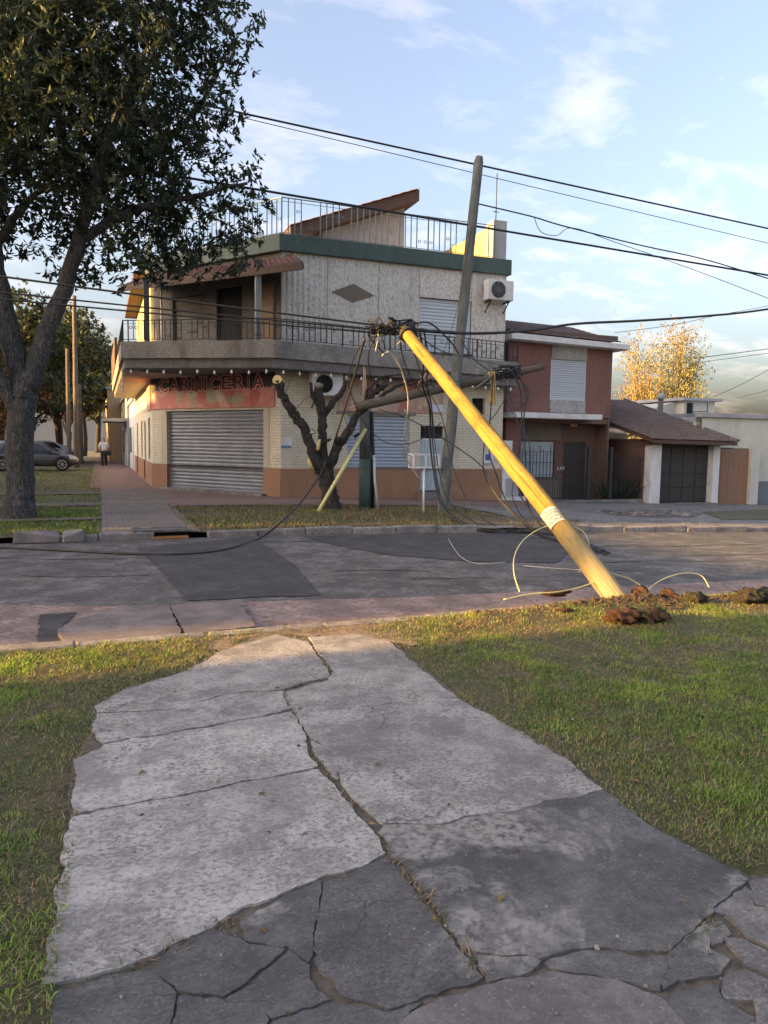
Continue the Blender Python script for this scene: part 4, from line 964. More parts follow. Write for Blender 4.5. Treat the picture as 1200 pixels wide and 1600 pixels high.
for k in range(11): wb.bar(F_PO.p(13.85 + k * .145, .08, .47), F_PO.p(13.85 + k * .145, .08, 1.6 - .12 * (k % 3)), .016)
for z in (.55, 1.0, 1.4): wb.bar(F_PO.p(13.8, .08, z), F_PO.p(15.33, .08, z), .014)
wb.build('window_bars', m_iron, bh)
mb = MB(); F_PO.box(mb, 15.75, 16.7, -.02, .01, -.4, 1.75); dd = mb.build('front_door', m_dkwood, bh)
mb = MB(); F_PO.box(mb, 15.78, 16.05, .3, .36, 2.30, 2.45); mb.build('porch_lamp', plain('lamp_orange', (.55, .25, .12), .4), bh)
num = MB(); q = lambda s, z, w, h: F_PO.box(num, 15.5 + s, 15.5 + s + w, .015, .03, .72 + z, .72 + z + h)
q(0, 0, .03, .14); q(0, 0, .09, .025); q(.11, .02, .03, .1); q(.11, .1, .09, .025); q(.17, .02, .03, .1); q(.25, 0, .03, .13); q(.23, .1, .08, .03)
num.build('number_marks', m_white, bh)
mb = MB(); mb.box(17.2, 24.6, -.8, 18.7, 24.8, 3.2); mb.build('entry_wall', m_rbrick_d, bh)
mb = MB(); mb.box(17.35, 24.55, 1.05, 18.0, 24.6, 1.55); ew = mb.build('entry_window', m_glass, bh)
mb = MB()
for z in (1.03, 1.55): mb.bar((17.33, 24.54, z), (18.02, 24.54, z), .05)
for x in (17.33, 17.68, 18.02): mb.bar((x, 24.54, 1.03), (x, 24.54, 1.55), .04)
mb.build('window_frame', m_dkwood, ew)
# iron fence with gate
fe = thing('iron_fence', (15.9, 21.75, -.35), 'dark iron bar fence with gate in front of the brick house', 'fence')
m_fence = plain('fence_iron', (.035, .035, .036), .6, .2)
for a, b, zt in ((13.45, 16.0, .48), (16.05, 16.95, 1.5), (17.0, 18.3, 1.3)):
    fr_ = MB(); g0 = gz(a, 21.75)
    for z in (g0 + .06, zt - .03): fr_.bar((a, 21.75, z), (b, 21.75, z), .03, .018)
    fr_.build('fence_rail', m_fence, fe)
    me = MB().bar((0, 0, g0 + .03), (0, 0, zt + .04), .014).mesh('bar'); n = int((b - a) / .1)
    for k in range(1, n): inst(me, 'bar', m_fence, fe, (a + (b - a) * k / n, 21.75, 0))
for x in (16.02, 16.97):
    MB().box(x - .05, 21.7, -.5, x + .05, 21.8, 1.58).build('fence_post', m_fence, fe, bevel=.006)
MB().box(13.4, 21.65, -.6, 18.4, 21.85, gz(15, 21.7) + .02).build('fence_plinth', m_kerb, fe)
# garage
F_GA = Frame((0, 21.55), (1, 0))
gar = thing('garage', (20, 23, -.45), 'low garage with dark panelled door, white posts and brown tiled roof', 'garage')
for a, b in ((18.4, 18.86), (21.28, 21.58)):
    MB().box(a, 21.35, -.8, b, 21.7, 1.7).build('post', m_white, gar, bevel=.01)
MB().box(18.25, 21.3, 1.7, 21.8, 21.7, 1.9).build('beam', m_brownwood, gar)
mb = MB(); F_GA.box(mb, 18.86, 21.28, -.12, -.08, -.5, 1.7); gd = mb.build('garage_door', m_dkwood, gar)
for r in range(4):
    for c in range(4):
        mb = MB(); F_GA.box(mb, 18.93 + c * .59, 19.46 + c * .59, -.08, -.055, -.38 + r * .52, .06 + r * .52); mb.build('door_panel', m_dkwood, gd, bevel=.012)
MB().box(18.7, 21.2, -.55, 21.4, 21.7, -.43).build('threshold', m_kerb, gar)
for xa, xb in ((18.42, 18.6), (21.4, 21.55)): MB().box(xa, 21.7, -.8, xb, 26, 1.9).build('side_wall', m_rbrick_d, gar)
a0, a1, b0, b1 = V3(18.15, 20.95, 1.86), V3(21.98, 20.95, 1.82), V3(17.25, 26.2, 3.5), V3(20.95, 26.2, 3.56)
mb = MB(); dn = V3(0, 0, -.12); mb.hexa([a0 + dn, a1 + dn, b1 + dn, b0 + dn, a0, a1, b1, b0]); gr_ = mb.build('roof', m_brownwood, gar)
up2 = V3(0, 0, .015); tile_roof(gr_, a0 + up2, a1 + up2, b0 + up2, b1 + up2, 24, 16, m_roofdark, .04)
mb = MB(); mb.bar(a1 + V3(.05, 0, .06), b1 + V3(.05, 0, .06), .12, .1); mb.build('ridge_cap', m_drive, gr_)
# strappy plants behind the fence
m_strap = leafmat('strap_leaf', (1, 1, 1), .2, .4)
def leaf_mesh(name, P, D, S, size, wr, cols, fold=.25):
    """many folded leaves: P base points, D axis, S sideways"""
    k = len(P); size = np.asarray(size).reshape(-1, 1) * np.ones((k, 1)); up = np.cross(D, S)
    mid = P + D * size * .45 - up * size * .02
    a = mid + S * size * wr * .5 + up * size * wr * fold; b = mid - S * size * wr * .5 + up * size * wr * fold; t = P + D * size - up * size * .12
    V = np.stack([P, a, t, b], 1).reshape(-1, 3); q = np.arange(k)[:, None] * 4 + np.array([[0, 1, 2, 0, 2, 3]])
    me = bpy.data.meshes.new(name); me.vertices.add(len(V)); me.vertices.foreach_set('co', V.astype(np.float32).ravel())
    me.loops.add(6 * k); me.loops.foreach_set('vertex_index', q.astype(np.int32).ravel()); me.polygons.add(2 * k)
    me.polygons.foreach_set('loop_start', (np.arange(2 * k) * 3).astype(np.int32)); me.update(calc_edges=True)
    colour_attr(me, np.repeat(cols, 4, 0)); return me
def unit(a): return a / np.maximum(1e-9, np.linalg.norm(a, axis=1, keepdims=True))
for k, (x, lab) in enumerate(((17.2, 'leftmost of the strappy dark green plants behind the iron fence'), (17.75, 'middle one of the strappy dark green plants behind the iron fence'), (18.2, 'strappy dark green plant behind the iron fence next to the white garage post'))):
    n = 46; y = 22.2; a = RNG.random(n) * 6.28; el = RNG.uniform(.7, 1.45, n)
    D = np.stack([np.cos(a) * np.cos(el), np.sin(a) * np.cos(el), np.sin(el)], 1); S = unit(np.cross(D, RNG.normal(size=(n, 3))))
    P0 = np.stack([RNG.normal(0, .06, n), RNG.normal(0, .06, n), np.zeros(n)], 1)
    t = thing('strap_plant', (x, y, gz(x, y)), lab, 'plant', 'strappy plants behind the fence')
    link('leaves', leaf_mesh('leaves', P0, D, S, RNG.uniform(.6, 1.15, n), .09, np.array([.06, .085, .055]) * RNG.uniform(.6, 1.6, (n, 1))), m_strap, t)
    MB().tube([(x, y, gz(x, y)), (x, y, gz(x, y) + .1)], .05, 8).build('stem', m_dkwood, t)
# pale house on the right with wooden gate
F_PH = Frame((0, 22.35), (1, 0))
ph = thing('pale_house', (26, 24, -.5), 'pale rendered single storey house at the right edge with grey dado', 'house')
mb = MB(); F_PH.wall(mb, 21.6, 36, .3, 2.78, [(21.75, 23.25, -1, 1.62)], .3); mb.box(21.6, 22.65, -1, 36, 22.8, 2.6); mb.build('wall', m_beige, ph)
mb = MB(); F_PH.wall(mb, 23.3, 36, -1.2, .3, [], .1, .02); mb.build('dado', m_gdado, ph)
mb = MB(); F_PH.box(mb, 21.5, 36, -.3, .12, 2.78, 2.95); mb.build('cornice', m_grey_render, ph, bevel=.01)
MB().box(at(1168, 740, 21.9).x, 21.75, -1, at(1181, 740, 21.9).x, 22.35, 1.62).build('gate_pillar', m_beige, ph)
MB().box(21.7, 22.8, 2.6, 36, 33, 2.8).build('roof', m_grey_render, ph)
MB().box(25.0, 27, 2.8, 26.8, 30, 3.75).build('roof_room', m_beige, ph)
MB().box(24.75, 26.8, 3.75, 27.1, 30.2, 3.88).build('roof_room_slab', m_grey_render, ph)
MB().box(25.15, 26.98, 2.9, 25.5, 27.0, 3.65).build('roof_room_door', m_darkhole, ph)
MB().add([(22.6, 27.5, 2.7), (25.0, 27.5, 2.7), (25.0, 27.5, 3.72), (22.6, 27.5, 3.1), (22.6, 30, 2.7), (25, 30, 2.7), (25, 30, 3.72), (22.6, 30, 3.1)], [(0, 1, 2, 3), (3, 2, 6, 7), (4, 0, 3, 7)]).build('sloping_wall', m_beige, ph)
MB().box(23.3, 25, 2.8, 24.9, 27, 3.05).build('roof_box', m_gdado, ph)
MB().tube([(24.9, 25.5, 2.8), (24.9, 25.5, 3.6)], .02, 6).tube([(24.9, 26.4, 2.8), (24.9, 26.4, 3.6)], .02, 6).bar((24.9, 25.5, 3.2), (24.9, 26.4, 3.2), .03).build('roof_rail', m_iron, ph)
gx0, gx1 = at(1117, 740, 21.9).x, at(1168, 740, 21.9).x
wg = thing('wooden_gate', ((gx0 + gx1) / 2, 21.9, -.5), 'brown wooden plank gate between the garage and the pale house', 'gate')
MB().box(gx0, 21.93, -.7, gx1, 21.97, 1.60).build('gate_frame', m_dkwood, wg)
gn = 13; gw = (gx1 - gx0) / gn; pme = MB().box(-gw / 2 + .003, -.02, -.6, gw / 2 - .003, .02, 1.58).mesh('plank')
for k in range(gn): inst(pme, 'plank', m_gatewood, wg, (gx0 + (k + .5) * gw, 21.9 + random.uniform(-.004, .004), 0))
ch_ = thing('chimney_pipe', (21.9, 25.0, 2.3), 'round metal flue pipe with cowl rising behind the garage roof', 'chimney')
MB().tube([(21.9, 25.0, 2.2), (21.9, 25.0, 3.62)], .11, 14).build('pipe', M('flue_metal', (.09, .07, .06), (.15, .12, .10), 8, .6, .2), ch_)
MB().lathe([(.12, 3.60), (.17, 3.62), (.16, 3.76), (.05, 3.86)], (21.9, 25.0, 0), 'z', 14).build('cowl', m_grey_render, ch_)

# ------------------------------------------------------------------ trees
m_bark = bark('grey_bark', (.012, .011, .011), (.095, .09, .084), 1.2, .045)
m_bark_d = bark('dark_bark', (.012, .010, .009), (.055, .046, .040), 1.1, .04)
m_leaf = leafmat('broad_leaf', (1, 1, 1), .3, .45)
m_cut_old = M('weathered_cut', (.14, .11, .07), (.26, .21, .13), 14, .8, .3, 50, .005)
m_cut = M('cut_wood', (.50, .36, .13), (.66, .50, .22), 14, .8, .3, 50, .005)
def limb(mb, pts, r0, r1, n=10, wob=.03, sub=5, rough=.08):
    """a tapering limb through the points, smoothed and slightly knotted"""
    P = [Vector(p) for p in pts]; out = []
    for i in range(len(P) - 1):
        a = P[max(i - 1, 0)]; b = P[i]; c = P[i + 1]; d = P[min(i + 2, len(P) - 1)]
        for k in range(sub):
            t = k / sub
            out.append(.5 * ((2 * b) + (c - a) * t + (2 * a - 5 * b + 4 * c - d) * t * t + (3 * b - a - 3 * c + d) * t ** 3))
    out.append(P[-1]); m = len(out)
    for i in range(1, m - 1): out[i] += Vector((random.uniform(-wob, wob), random.uniform(-wob, wob), random.uniform(-wob, wob)))
    rr = [(r0 + (r1 - r0) * i / (m - 1)) * random.uniform(1 - rough, 1 + rough) for i in range(m)]
    mb.tube(out, rr, n, True, rough * .5); return out
def rosettes(tips, outs, per, size, droop=.25):
    """leaves in whorls round twig tips"""
    k = len(tips); a = RNG.random((k, per)) * 6.28; el = RNG.uniform(-.5, .9, (k, per))
    o = unit(outs)[:, None, :]; ref = np.where(np.abs(o[..., 2:3]) < .8, np.array([0, 0, 1.0]), np.array([1.0, 0, 0]))
    s = np.cross(o, ref); s /= np.linalg.norm(s, axis=2, keepdims=True); t = np.cross(o, s)
    D = o * np.sin(el)[..., None] + (s * np.cos(a)[..., None] + t * np.sin(a)[..., None]) * np.cos(el)[..., None]
    D[..., 2] -= droop; D = unit(D.reshape(-1, 3)); P = np.repeat(tips, per, 0) + RNG.normal(0, size * .25, (k * per, 3))
    S = unit(np.cross(D, np.array([0, 0, 1.0]) + RNG.normal(0, .35, (k * per, 3))))
    return P, D, S
def crown(name, blobs, per, size, wr, cfun, mat, parent, dens, shell=.55, droop=.25):
    T = []; O = []
    for (c, r) in blobs:
        c = np.array(c); r = np.array(r if hasattr(r, '__len__') else (r, r, r)) * 1.0
        n = int(dens * r[0] * r[1] * r[2] ** .9); d = unit(RNG.normal(size=(n, 3)))
        q = RNG.random((n, 1)) ** (1 / 3) * (1 - shell) + shell * (1 - .35 * RNG.random((n, 1)) ** 2); q = np.minimum(q, 1.12)
        lump = 1 + .28 * np.sin(d[:, :1] * 5 + c[0] * 3) * np.cos(d[:, 1:2] * 6 + c[1]) + .16 * np.sin(d[:, 2:] * 9 + c[2])
        T.append(c + d * r * q * lump); O.append(d + np.array([0, 0, .25]))
    T = np.concatenate(T); O = np.concatenate(O)
    P, D, S = rosettes(T, O, per, size, droop); sz = size * RNG.uniform(.6, 1.25, len(P)); col = cfun(P, np.repeat(T, per, 0))
    return link(name, leaf_mesh(name, P - np.array(origin(parent)), D, S, sz, wr, col), mat, parent)
def tree_greens(base, var=.5):
    b = np.array(base)
    def f(P, T):
        k = len(P); clump = fbm(T[:, 0] + T[:, 2] * .7, T[:, 1] + T[:, 2] * .4, .9)[:, None]
        return b * (.6 + var * 1.6 * np.clip(clump - .2, 0, 1)) * RNG.uniform(.65, 1.4, (k, 1)) * np.array([1, 1, 1]) + np.array([.05, .045, .0]) * (RNG.random((k, 1)) < .06)
    return f

# the big tree on the corner, left
bt = thing('street_tree', (-1.57, 16.7, 0), 'big broadleaf tree with dark crown and forked grey trunk at left', 'tree')
mb = MB()
limb(mb, [(-1.57, 16.7, -.1), (-1.53, 16.7, .5), (-1.52, 16.7, 1.5), (-1.42, 16.7, 2.5)], .275, .26, 26, .012, 14, .05)
mb.tube([(-1.43, 16.7, 2.38), (-1.41, 16.7, 2.6), (-1.39, 16.7, 2.85), (-1.38, 16.7, 3.2)], [.26, .26, .22, .05], 26, True, .03)
limb(mb, [(-1.57, 16.7, -.12), (-1.56, 16.7, .35)], .37, .275, 22, .01, 4, .05)
rl = limb(mb, [(-1.3, 16.7, 2.6), (-1.05, 16.6, 3.5), (-.62, 16.6, 4.6), (-.25, 16.5, 5.8), (.15, 16.4, 7.2), (.8, 16.2, 8.8)], .22, .08, 14)
limb(mb, [(-1.42, 16.75, 2.5), (-1.62, 16.7, 3.6), (-1.78, 16.7, 4.6), (-1.95, 16.8, 6.2), (-1.7, 17.0, 8.0), (-1.5, 17, 10)], .24, .09, 14)
limb(mb, [(-1.5, 16.7, 1.9), (-1.75, 16.6, 2.6), (-2.25, 16.3, 3.6), (-3.0, 16.0, 5.2), (-3.9, 15.8, 7.0)], .17, .07, 12)
limb(mb, [(-.3, 16.5, 5.6), (.7, 16.3, 6.2), (1.9, 16.2, 6.6), (3.0, 16.1, 7.0)], .11, .03, 9)
limb(mb, [(-.1, 16.45, 6.4), (.9, 16.9, 7.4), (2.0, 17.2, 8.6), (2.7, 17.2, 9.8)], .10, .03, 9)
limb(mb, [(-1.85, 16.8, 5.4), (-1.2, 16.4, 6.2), (-.6, 16, 6.6)], .1, .03, 8); limb(mb, [(-1.9, 16.8, 6.0), (-2.9, 16.4, 6.6), (-3.8, 16.3, 7.0)], .1, .03, 8)
mb.build('trunk', m_bark, bt)
def B(px, py, rp, dv=0.0, flat=1.0):
    p = at(px, py, 16.7 + dv); r = rp / 66.0; return ((p.x, p.y, p.z), (r, r * 1.0, r * flat))
blobs = [B(60, 50, 125, 0), B(200, 60, 135, .5), B(318, 70, 72, .2), B(350, 40, 45, -.3), B(120, 180, 120, -1), B(250, 165, 95, 0), B(30, 225, 85, .8), B(200, 275, 95, .6),
         B(300, 300, 72, 0), B(372, 285, 44, -.2), B(405, 300, 24, -.2, .6), B(100, 330, 70, 1.0), B(225, 375, 62, .2), B(330, 375, 62, -.2), B(375, 350, 30, 0), B(170, 415, 45, .5), B(25, 330, 50, 1.4), B(60, 400, 42, 1.8, .7), B(280, 415, 36, 0, .6), B(130, 440, 28, .8, .7), B(250, 400, 60, .3, .8), B(350, 395, 45, -.3, .8), B(200, 340, 80, -.5), B(290, 350, 70, .4), B(130, 380, 60, .4), B(395, 330, 34, -.2), B(160, 260, 90, 1.2), B(60, 280, 70, -.8), B(310, 200, 50, 0),
         B(370, 95, 36, 0), B(410, 285, 22, -.3, .7), B(385, 265, 28, 0), B(425, 305, 14, -.2, .6), B(400, 370, 26, -.1), B(385, 30, 26, 0), B(240, 430, 30, .2, .7), B(345, 160, 40, .3), B(60, -90, 150, .5), B(230, -90, 130, 0), B(-100, 60, 150, .5), B(-110, 220, 120, 0), B(-60, 330, 80, .5), B(-200, 150, 130, 1), B(130, 90, 120, 2.4), B(10, 150, 110, 2.6), B(230, 230, 90, 2.2), B(120, 60, 110, -2.2), B(-60, 120, 110, -2)]
crown('crown', blobs, 11, .165, .42, tree_greens((.062, .080, .046), .7), m_leaf, bt, 56, .45, .35)

# the lopped street tree in front of the shop
ct = thing('lopped_tree', (5.31, 17.6, -.04), 'lopped street tree with bare dark stubs in front of the shop', 'tree')
mb = MB()
limb(mb, [(5.33, 17.6, -.09), (5.3, 17.6, .3), (5.2, 17.6, .8), (5.12, 17.6, 1.15)], .22, .19, 18, .012, 6, .09)
limb(mb, [(5.35, 17.6, -.15), (5.32, 17.6, .25)], .30, .21, 18, .01, 4, .08)
limb(mb, [(5.05, 17.55, .85), (4.78, 17.5, 1.5), (4.62, 17.5, 1.95), (4.38, 17.5, 2.25), (4.1, 17.45, 2.65), (3.95, 17.4, 3.02)], .125, .10, 16, .03, 6, .09)
limb(mb, [(5.12, 17.6, 1.0), (5.12, 17.62, 1.8), (5.08, 17.62, 2.4), (5.0, 17.6, 2.95)], .12, .10, 16, .025, 6, .09)
limb(mb, [(5.1, 17.62, 2.1), (5.3, 17.65, 2.5), (5.62, 17.7, 2.85), (5.75, 17.7, 3.15)], .085, .06, 10, .015, 5, .09)
limb(mb, [(5.25, 17.6, .8), (5.45, 17.58, 1.4), (5.8, 17.55, 1.95), (6.1, 17.5, 2.45), (6.4, 17.5, 2.85), (6.75, 17.5, 3.1)], .12, .075, 16, .03, 6, .09)
limb(mb, [(6.0, 17.52, 2.3), (6.35, 17.45, 2.6), (6.8, 17.4, 2.95), (7.3, 17.35, 3.1), (7.9, 17.3, 3.22)], .07, .025, 8, .03, 4, .09)
limb(mb, [(6.2, 17.5, 2.6), (6.25, 17.5, 2.9), (6.55, 17.48, 3.2), (7.2, 17.4, 3.32)], .05, .02, 8, .03, 4, .09)
limb(mb, [(5.0, 17.6, 2.5), (4.85, 17.6, 2.75), (4.8, 17.58, 3.05)], .06, .04, 8, .015, 3, .1)
for a in ((5.9, 17.5, 1.75), (4.6, 17.45, 1.9), (5.1, 17.5, 1.6)):
    limb(mb, [a, (a[0] + random.uniform(-.1, .2), a[1] - .1, a[2] + .09)], .05, .03, 7, .01, 2, .1)
for k in range(26):
    a = Vector(random.choice([(4.7, 17.45, 1.7), (4.4, 17.45, 2.2), (4.1, 17.4, 2.7), (5.1, 17.55, 1.6), (5.08, 17.55, 2.2), (5.02, 17.55, 2.8), (5.8, 17.5, 1.95), (6.1, 17.45, 2.45), (6.5, 17.45, 2.95), (5.55, 17.5, 1.6), (5.2, 17.5, 1.0)])) + Vector((random.uniform(-.08, .08), random.uniform(-.08, .02), random.uniform(-.1, .1)))
    if k % 2: mb.tube([a + Vector((0, .05, 0)), a + Vector((random.uniform(-.08, .08), -.07, random.uniform(-.02, .06)))], [random.uniform(.05, .085), random.uniform(.02, .04)], 8, True, .25)
    else: limb(mb, [a, a + Vector((random.uniform(-.12, .09), -.08, .15)), a + Vector((random.uniform(-.3, .3), random.uniform(-.2, .1), random.uniform(.2, .5)))], .014, .004, 5, .02, 3)
mb.build('trunk', m_bark_d, ct)
for c, n, r in (((3.93, 17.37, 3.06), (-.45, -.75, .5), .115), ((5.77, 17.66, 3.18), (.2, -.6, .75), .062), ((5.0, 17.56, 2.99), (0, -.5, .86), .11)):
    nn = Vector(n).normalized(); cc = Vector(c); MB().tube([cc - nn * .05, cc + nn * .02], r, 14, True, .1).build('cut_end', m_cut if c[0] < 4.5 else m_cut_old, ct)
for pts, r in (([(4.93, 17.38, 1.42), (4.97, 17.36, 1.68)], .05), ([(4.8, 17.42, .95), (4.7, 17.40, 1.2)], .05)):
    MB().tube(pts, [r, r * .6], 8, True, .2).build('torn_bark', m_cut, ct)

# street trees up the side street and the autumn tree behind the garage
def far_tree(name, x, y, h, cr, label, base, n=10, leaf=.4, dens=26, group=None, trunk_h=None, mat=m_leaf, per=6, cat='tree'):
    t = thing(name, (x, y, -.1), label, cat, group); th = trunk_h or h * .4; mb = MB()
    limb(mb, [(x, y, -.2), (x + .1, y, th * .5), (x + random.uniform(-.3, .3), y, th)], .045 * h * .6, .03 * h * .6, 10)
    bl = []
    for k in range(n):
        a = random.uniform(0, 6.28); q = cr * math.sqrt(random.random()) * .75; z = random.uniform(th * 1.05, h - cr * .25); s = cr * random.uniform(.32, .55)
        q *= (1 - .5 * max(0, (z - h * .7) / (h * .3))); c = (x + q * math.cos(a), y + q * math.sin(a), z); bl.append((c, (s, s, s * .8)))
        limb(mb, [(x, y, th * .8), ((x + c[0]) / 2, (y + c[1]) / 2, (th + z) / 2 - .2), c], .02 * h * .4, .01, 6, .05, 3)
    mb.build('trunk', m_bark_d, t); crown('crown', bl, per, leaf, .5, tree_greens(base, .6), mat, t, dens, .35)
    return t
LT = [(-3.0, 62, 12.0, 4.4, (.07, .085, .03), 'dark green street tree behind the tall wooden poles'), (-6.2, 55, 11.0, 4.4, (.06, .07, .03), 'street tree behind the right edge of the big tree trunk'), (-1.6, 84, 14.5, 5.0, (.08, .09, .03), 'tall street tree at the end of the side street beside the balcony'),
      (-4.5, 96, 16.0, 6.0, (.08, .08, .03), 'farthest tall tree over the side street'), (-9.5, 60, 10, 4.5, (.08, .065, .03), 'brownish tree at the far left of the side street'), (-.3, 108, 15, 5.5, (.075, .085, .03), 'rounded tree closing the end of the side street')]
for x, y, h, cr, b, lab in LT: far_tree('street_tree', x, y, h, cr, lab, b, 13, .42, 15, 'trees along the side street', h * .3)
# small bare copper-leaved tree lower down
far_tree('copper_tree', -4.6, 52, 5.8, 2.4, 'small copper-brown leaved tree behind the parked grey car', (.17, .085, .03), 9, .3, 30, None, 1.6)
far_tree('copper_tree', -2.6, 70, 7.0, 2.6, 'copper-leaved tree left of the walking person', (.15, .10, .03), 9, .34, 26, None, 2.2)
# autumn tree: many upright thin branches with sparse yellow leaves
au = thing('autumn_tree', (33.5, 38, -1), 'bright autumn tree with sparse yellow and orange leaves behind the garage', 'tree')
mb = MB(); T = []
for k in range(46):
    a = random.uniform(0, 6.28); s = random.uniform(.1, 1) ** .7; top = Vector((33.5 + 3.5 * s * math.cos(a), 38 + 2.6 * s * math.sin(a), random.uniform(5.5, 9.9) - 2.2 * s * s))
    b0_ = Vector((33.5 + .5 * math.cos(a), 38 + .4 * math.sin(a), 1.2)); md_ = b0_.lerp(top, .5) + Vector((.35 * math.cos(a), .3 * math.sin(a), -.3))
    pts = limb(mb, [b0_, md_, top], .085, .012, 6, .05, 6)
    for p in pts[4:]:
        for q in range(12): T.append(p + Vector((random.gauss(0, .42), random.gauss(0, .4), random.gauss(0, .38))))
    for j in range(3):
        p = random.choice(pts[5:]); e = p + Vector((random.uniform(-.8, .8), random.uniform(-.6, .6), random.uniform(.2, 1.0))); limb(mb, [p, p.lerp(e, .5), e], .022, .006, 5, .03, 2); T += [e, e + Vector((.1, 0, .15))]
limb(mb, [(33.5, 38, -1.5), (33.5, 38, 1.4)], .34, .28, 12)
mb.build('trunk', M('autumn_bark', (.16, .12, .07), (.30, .24, .15), 8, .9, .4), au)
T = np.array([tuple(p) for p in T]); P, D, S = rosettes(T, RNG.normal(size=T.shape) + np.array([0, 0, .6]), 4, .26, .3)
cols = np.where(fbm(P[:, 0], P[:, 2], .55)[:, None] > .62, np.array([[.36, .23, .06]]), np.array([[.34, .32, .12]])) * RNG.uniform(.6, 1.3, (len(P), 1))
link('crown', leaf_mesh('crown', P - np.array(au.location), D, S, RNG.uniform(.09, .2, len(P)), .5, cols), m_leaf, au)

# ------------------------------------------------------------------ poles, cables, clods
def woodpole(name, c1, c2, stretch, foot=None):
    m, t, b = nodes(name); v = N(t, 'ShaderNodeTexCoord').outputs['Object']
    vv = scaled(t, v, stretch)
    col = ramp(t, noise(t, vv, 16, 8, .65), [(.3, c1), (.68, c2)])
    col = mixc(t, ramp(t, noise(t, v, 2.2, 6, .6), [(.5, 0.0), (.68, .6)]), col, tuple(x * .62 for x in c1))
    fine = ramp(t, noise(t, vv, 60, 4, .6), [(.28, .75), (.42, 0.0)])
    col = mixc(t, fine, col, tuple(x * .3 for x in c1))
    if foot is not None:  # greyer towards the foot: shade at the pole base put into the colour
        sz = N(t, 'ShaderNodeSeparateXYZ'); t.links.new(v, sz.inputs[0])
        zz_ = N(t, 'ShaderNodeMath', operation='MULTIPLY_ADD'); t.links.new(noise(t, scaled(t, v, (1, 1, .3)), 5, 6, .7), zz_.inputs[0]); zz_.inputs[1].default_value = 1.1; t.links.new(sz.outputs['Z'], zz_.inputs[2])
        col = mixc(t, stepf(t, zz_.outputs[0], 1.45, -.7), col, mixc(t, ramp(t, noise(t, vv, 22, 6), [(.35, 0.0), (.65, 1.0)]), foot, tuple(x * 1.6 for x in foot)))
    split = ramp(t, noise(t, scaled(t, v, (1, 1, .03)), 24, 3, .5), [(.31, .75), (.36, 0.0)])
    col = mixc(t, split, col, tuple(x * .35 for x in c1))
    t.links.new(col, b.inputs['Base Color']); b.inputs['Roughness'].default_value = .85
    bump(t, b, noise(t, vv, 30, 8, .7), 1.0, .03); return m
m_pole_y = woodpole('yellow_wood', (.22, .135, .022), (.36, .245, .05), (1, 1, .1), foot=(.20, .175, .11))  # foot grey paints in the shade low on the pole
m_pole_g = woodpole('grey_wood', (.10, .11, .10), (.17, .18, .165), (1, 1, .12))
m_pole_b = woodpole('brown_wood_pole', (.085, .068, .052), (.15, .12, .092), (1, 1, .12))
m_rubber = plain('cable_rubber', (.014, .014, .016), .55)
m_cable_w = plain('cable_cream', (.55, .50, .40), .5)
m_cable_y = plain('cable_yellow', (.60, .56, .22), .5)
m_split = M('split_wood', (.36, .22, .15), (.50, .34, .24), 20, .85, .5, 60, .01, stretch=(1, 1, .15))
def pole(name, a, b, r0, r1, mat, label, cat='utility pole', bend=0.0, group=None):
    """a wooden pole modelled upright along its own z and then leaned"""
    a = Vector(a); b = Vector(b); L = (b - a).length; t = thing(name, a, label, cat, group)
    n = 24; mb = MB(); mb.tube([(random.uniform(-.006, .006) + bend * math.sin(math.pi * k / n), random.uniform(-.006, .006), L * k / n) for k in range(n + 1)], [(r0 + (r1 - r0) * k / n) * random.uniform(.975, 1.025) for k in range(n + 1)], 18, True, .012)
    me = mb.mesh('shaft'); o = link('shaft', me, mat, t); o.rotation_euler = (b - a).to_track_quat('Z', 'Y').to_euler()
    return t, o
PB, PT = Vector((5.03, 6.08, -.10)), Vector((5.02, 12.26, 3.60))
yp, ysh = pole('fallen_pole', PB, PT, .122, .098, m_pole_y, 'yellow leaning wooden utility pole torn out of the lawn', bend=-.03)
PD = (PT - PB).normalized()
# sticker wrapped round the fallen pole
Q = (PT - PB).to_track_quat('Z', 'Y').to_matrix()
def on_pole(ang, s, r): return PB + Q @ Vector((r * math.cos(ang), r * math.sin(ang), s))
cdir = (Q.transposed() @ (C_P - (PB + PD * 1.3))); ca = math.atan2(cdir.y, cdir.x)
s0 = 1.44; st = MB(); na = 14
V = [on_pole(ca + (k / na - .5) * 2.1 + .15, s0 + z, .1225) for z in (0, .27) for k in range(na + 1)]
st.add(V, [(k, k + 1, na + 2 + k, na + 1 + k) for k in range(na)], True)
stick = st.build('pole_label', M('label_paper', (.62, .58, .45), (.72, .68, .55), 12, .6, .05), None, org=PB + PD * 1.5); tag(stick, 'white printed label wrapped round the fallen yellow pole', 'label')
mk = MB(); rr_ = random.Random(4)
for row in range(4):
    x = -.40; zc = s0 + .05 + row * .056
    while x < .36:
        wv_ = rr_.uniform(.05, .10); f_ = rr_.random()
        parts_ = [(x, x + .026, -.019, .019)]
        parts_ += [(x, x + wv_, .008, .019)] if f_ < .6 else []
        parts_ += [(x, x + wv_, -.019, -.008)] if f_ > .35 else []
        if rr_.random() < .5: parts_.append((x + wv_ - .024, x + wv_, -.019, .019))
        for (x0, x1, z0, z1) in parts_:
            mk.add([on_pole(ca + .15 + (q[0]) * 2.1, zc + q[1], .1243) for q in ((x0, z0), (x1, z0), (x1, z1), (x0, z1))], [(0, 1, 2, 3)])
        x += wv_ + .035
mk.build('print', plain('label_ink', (.03, .03, .03), .7), stick)
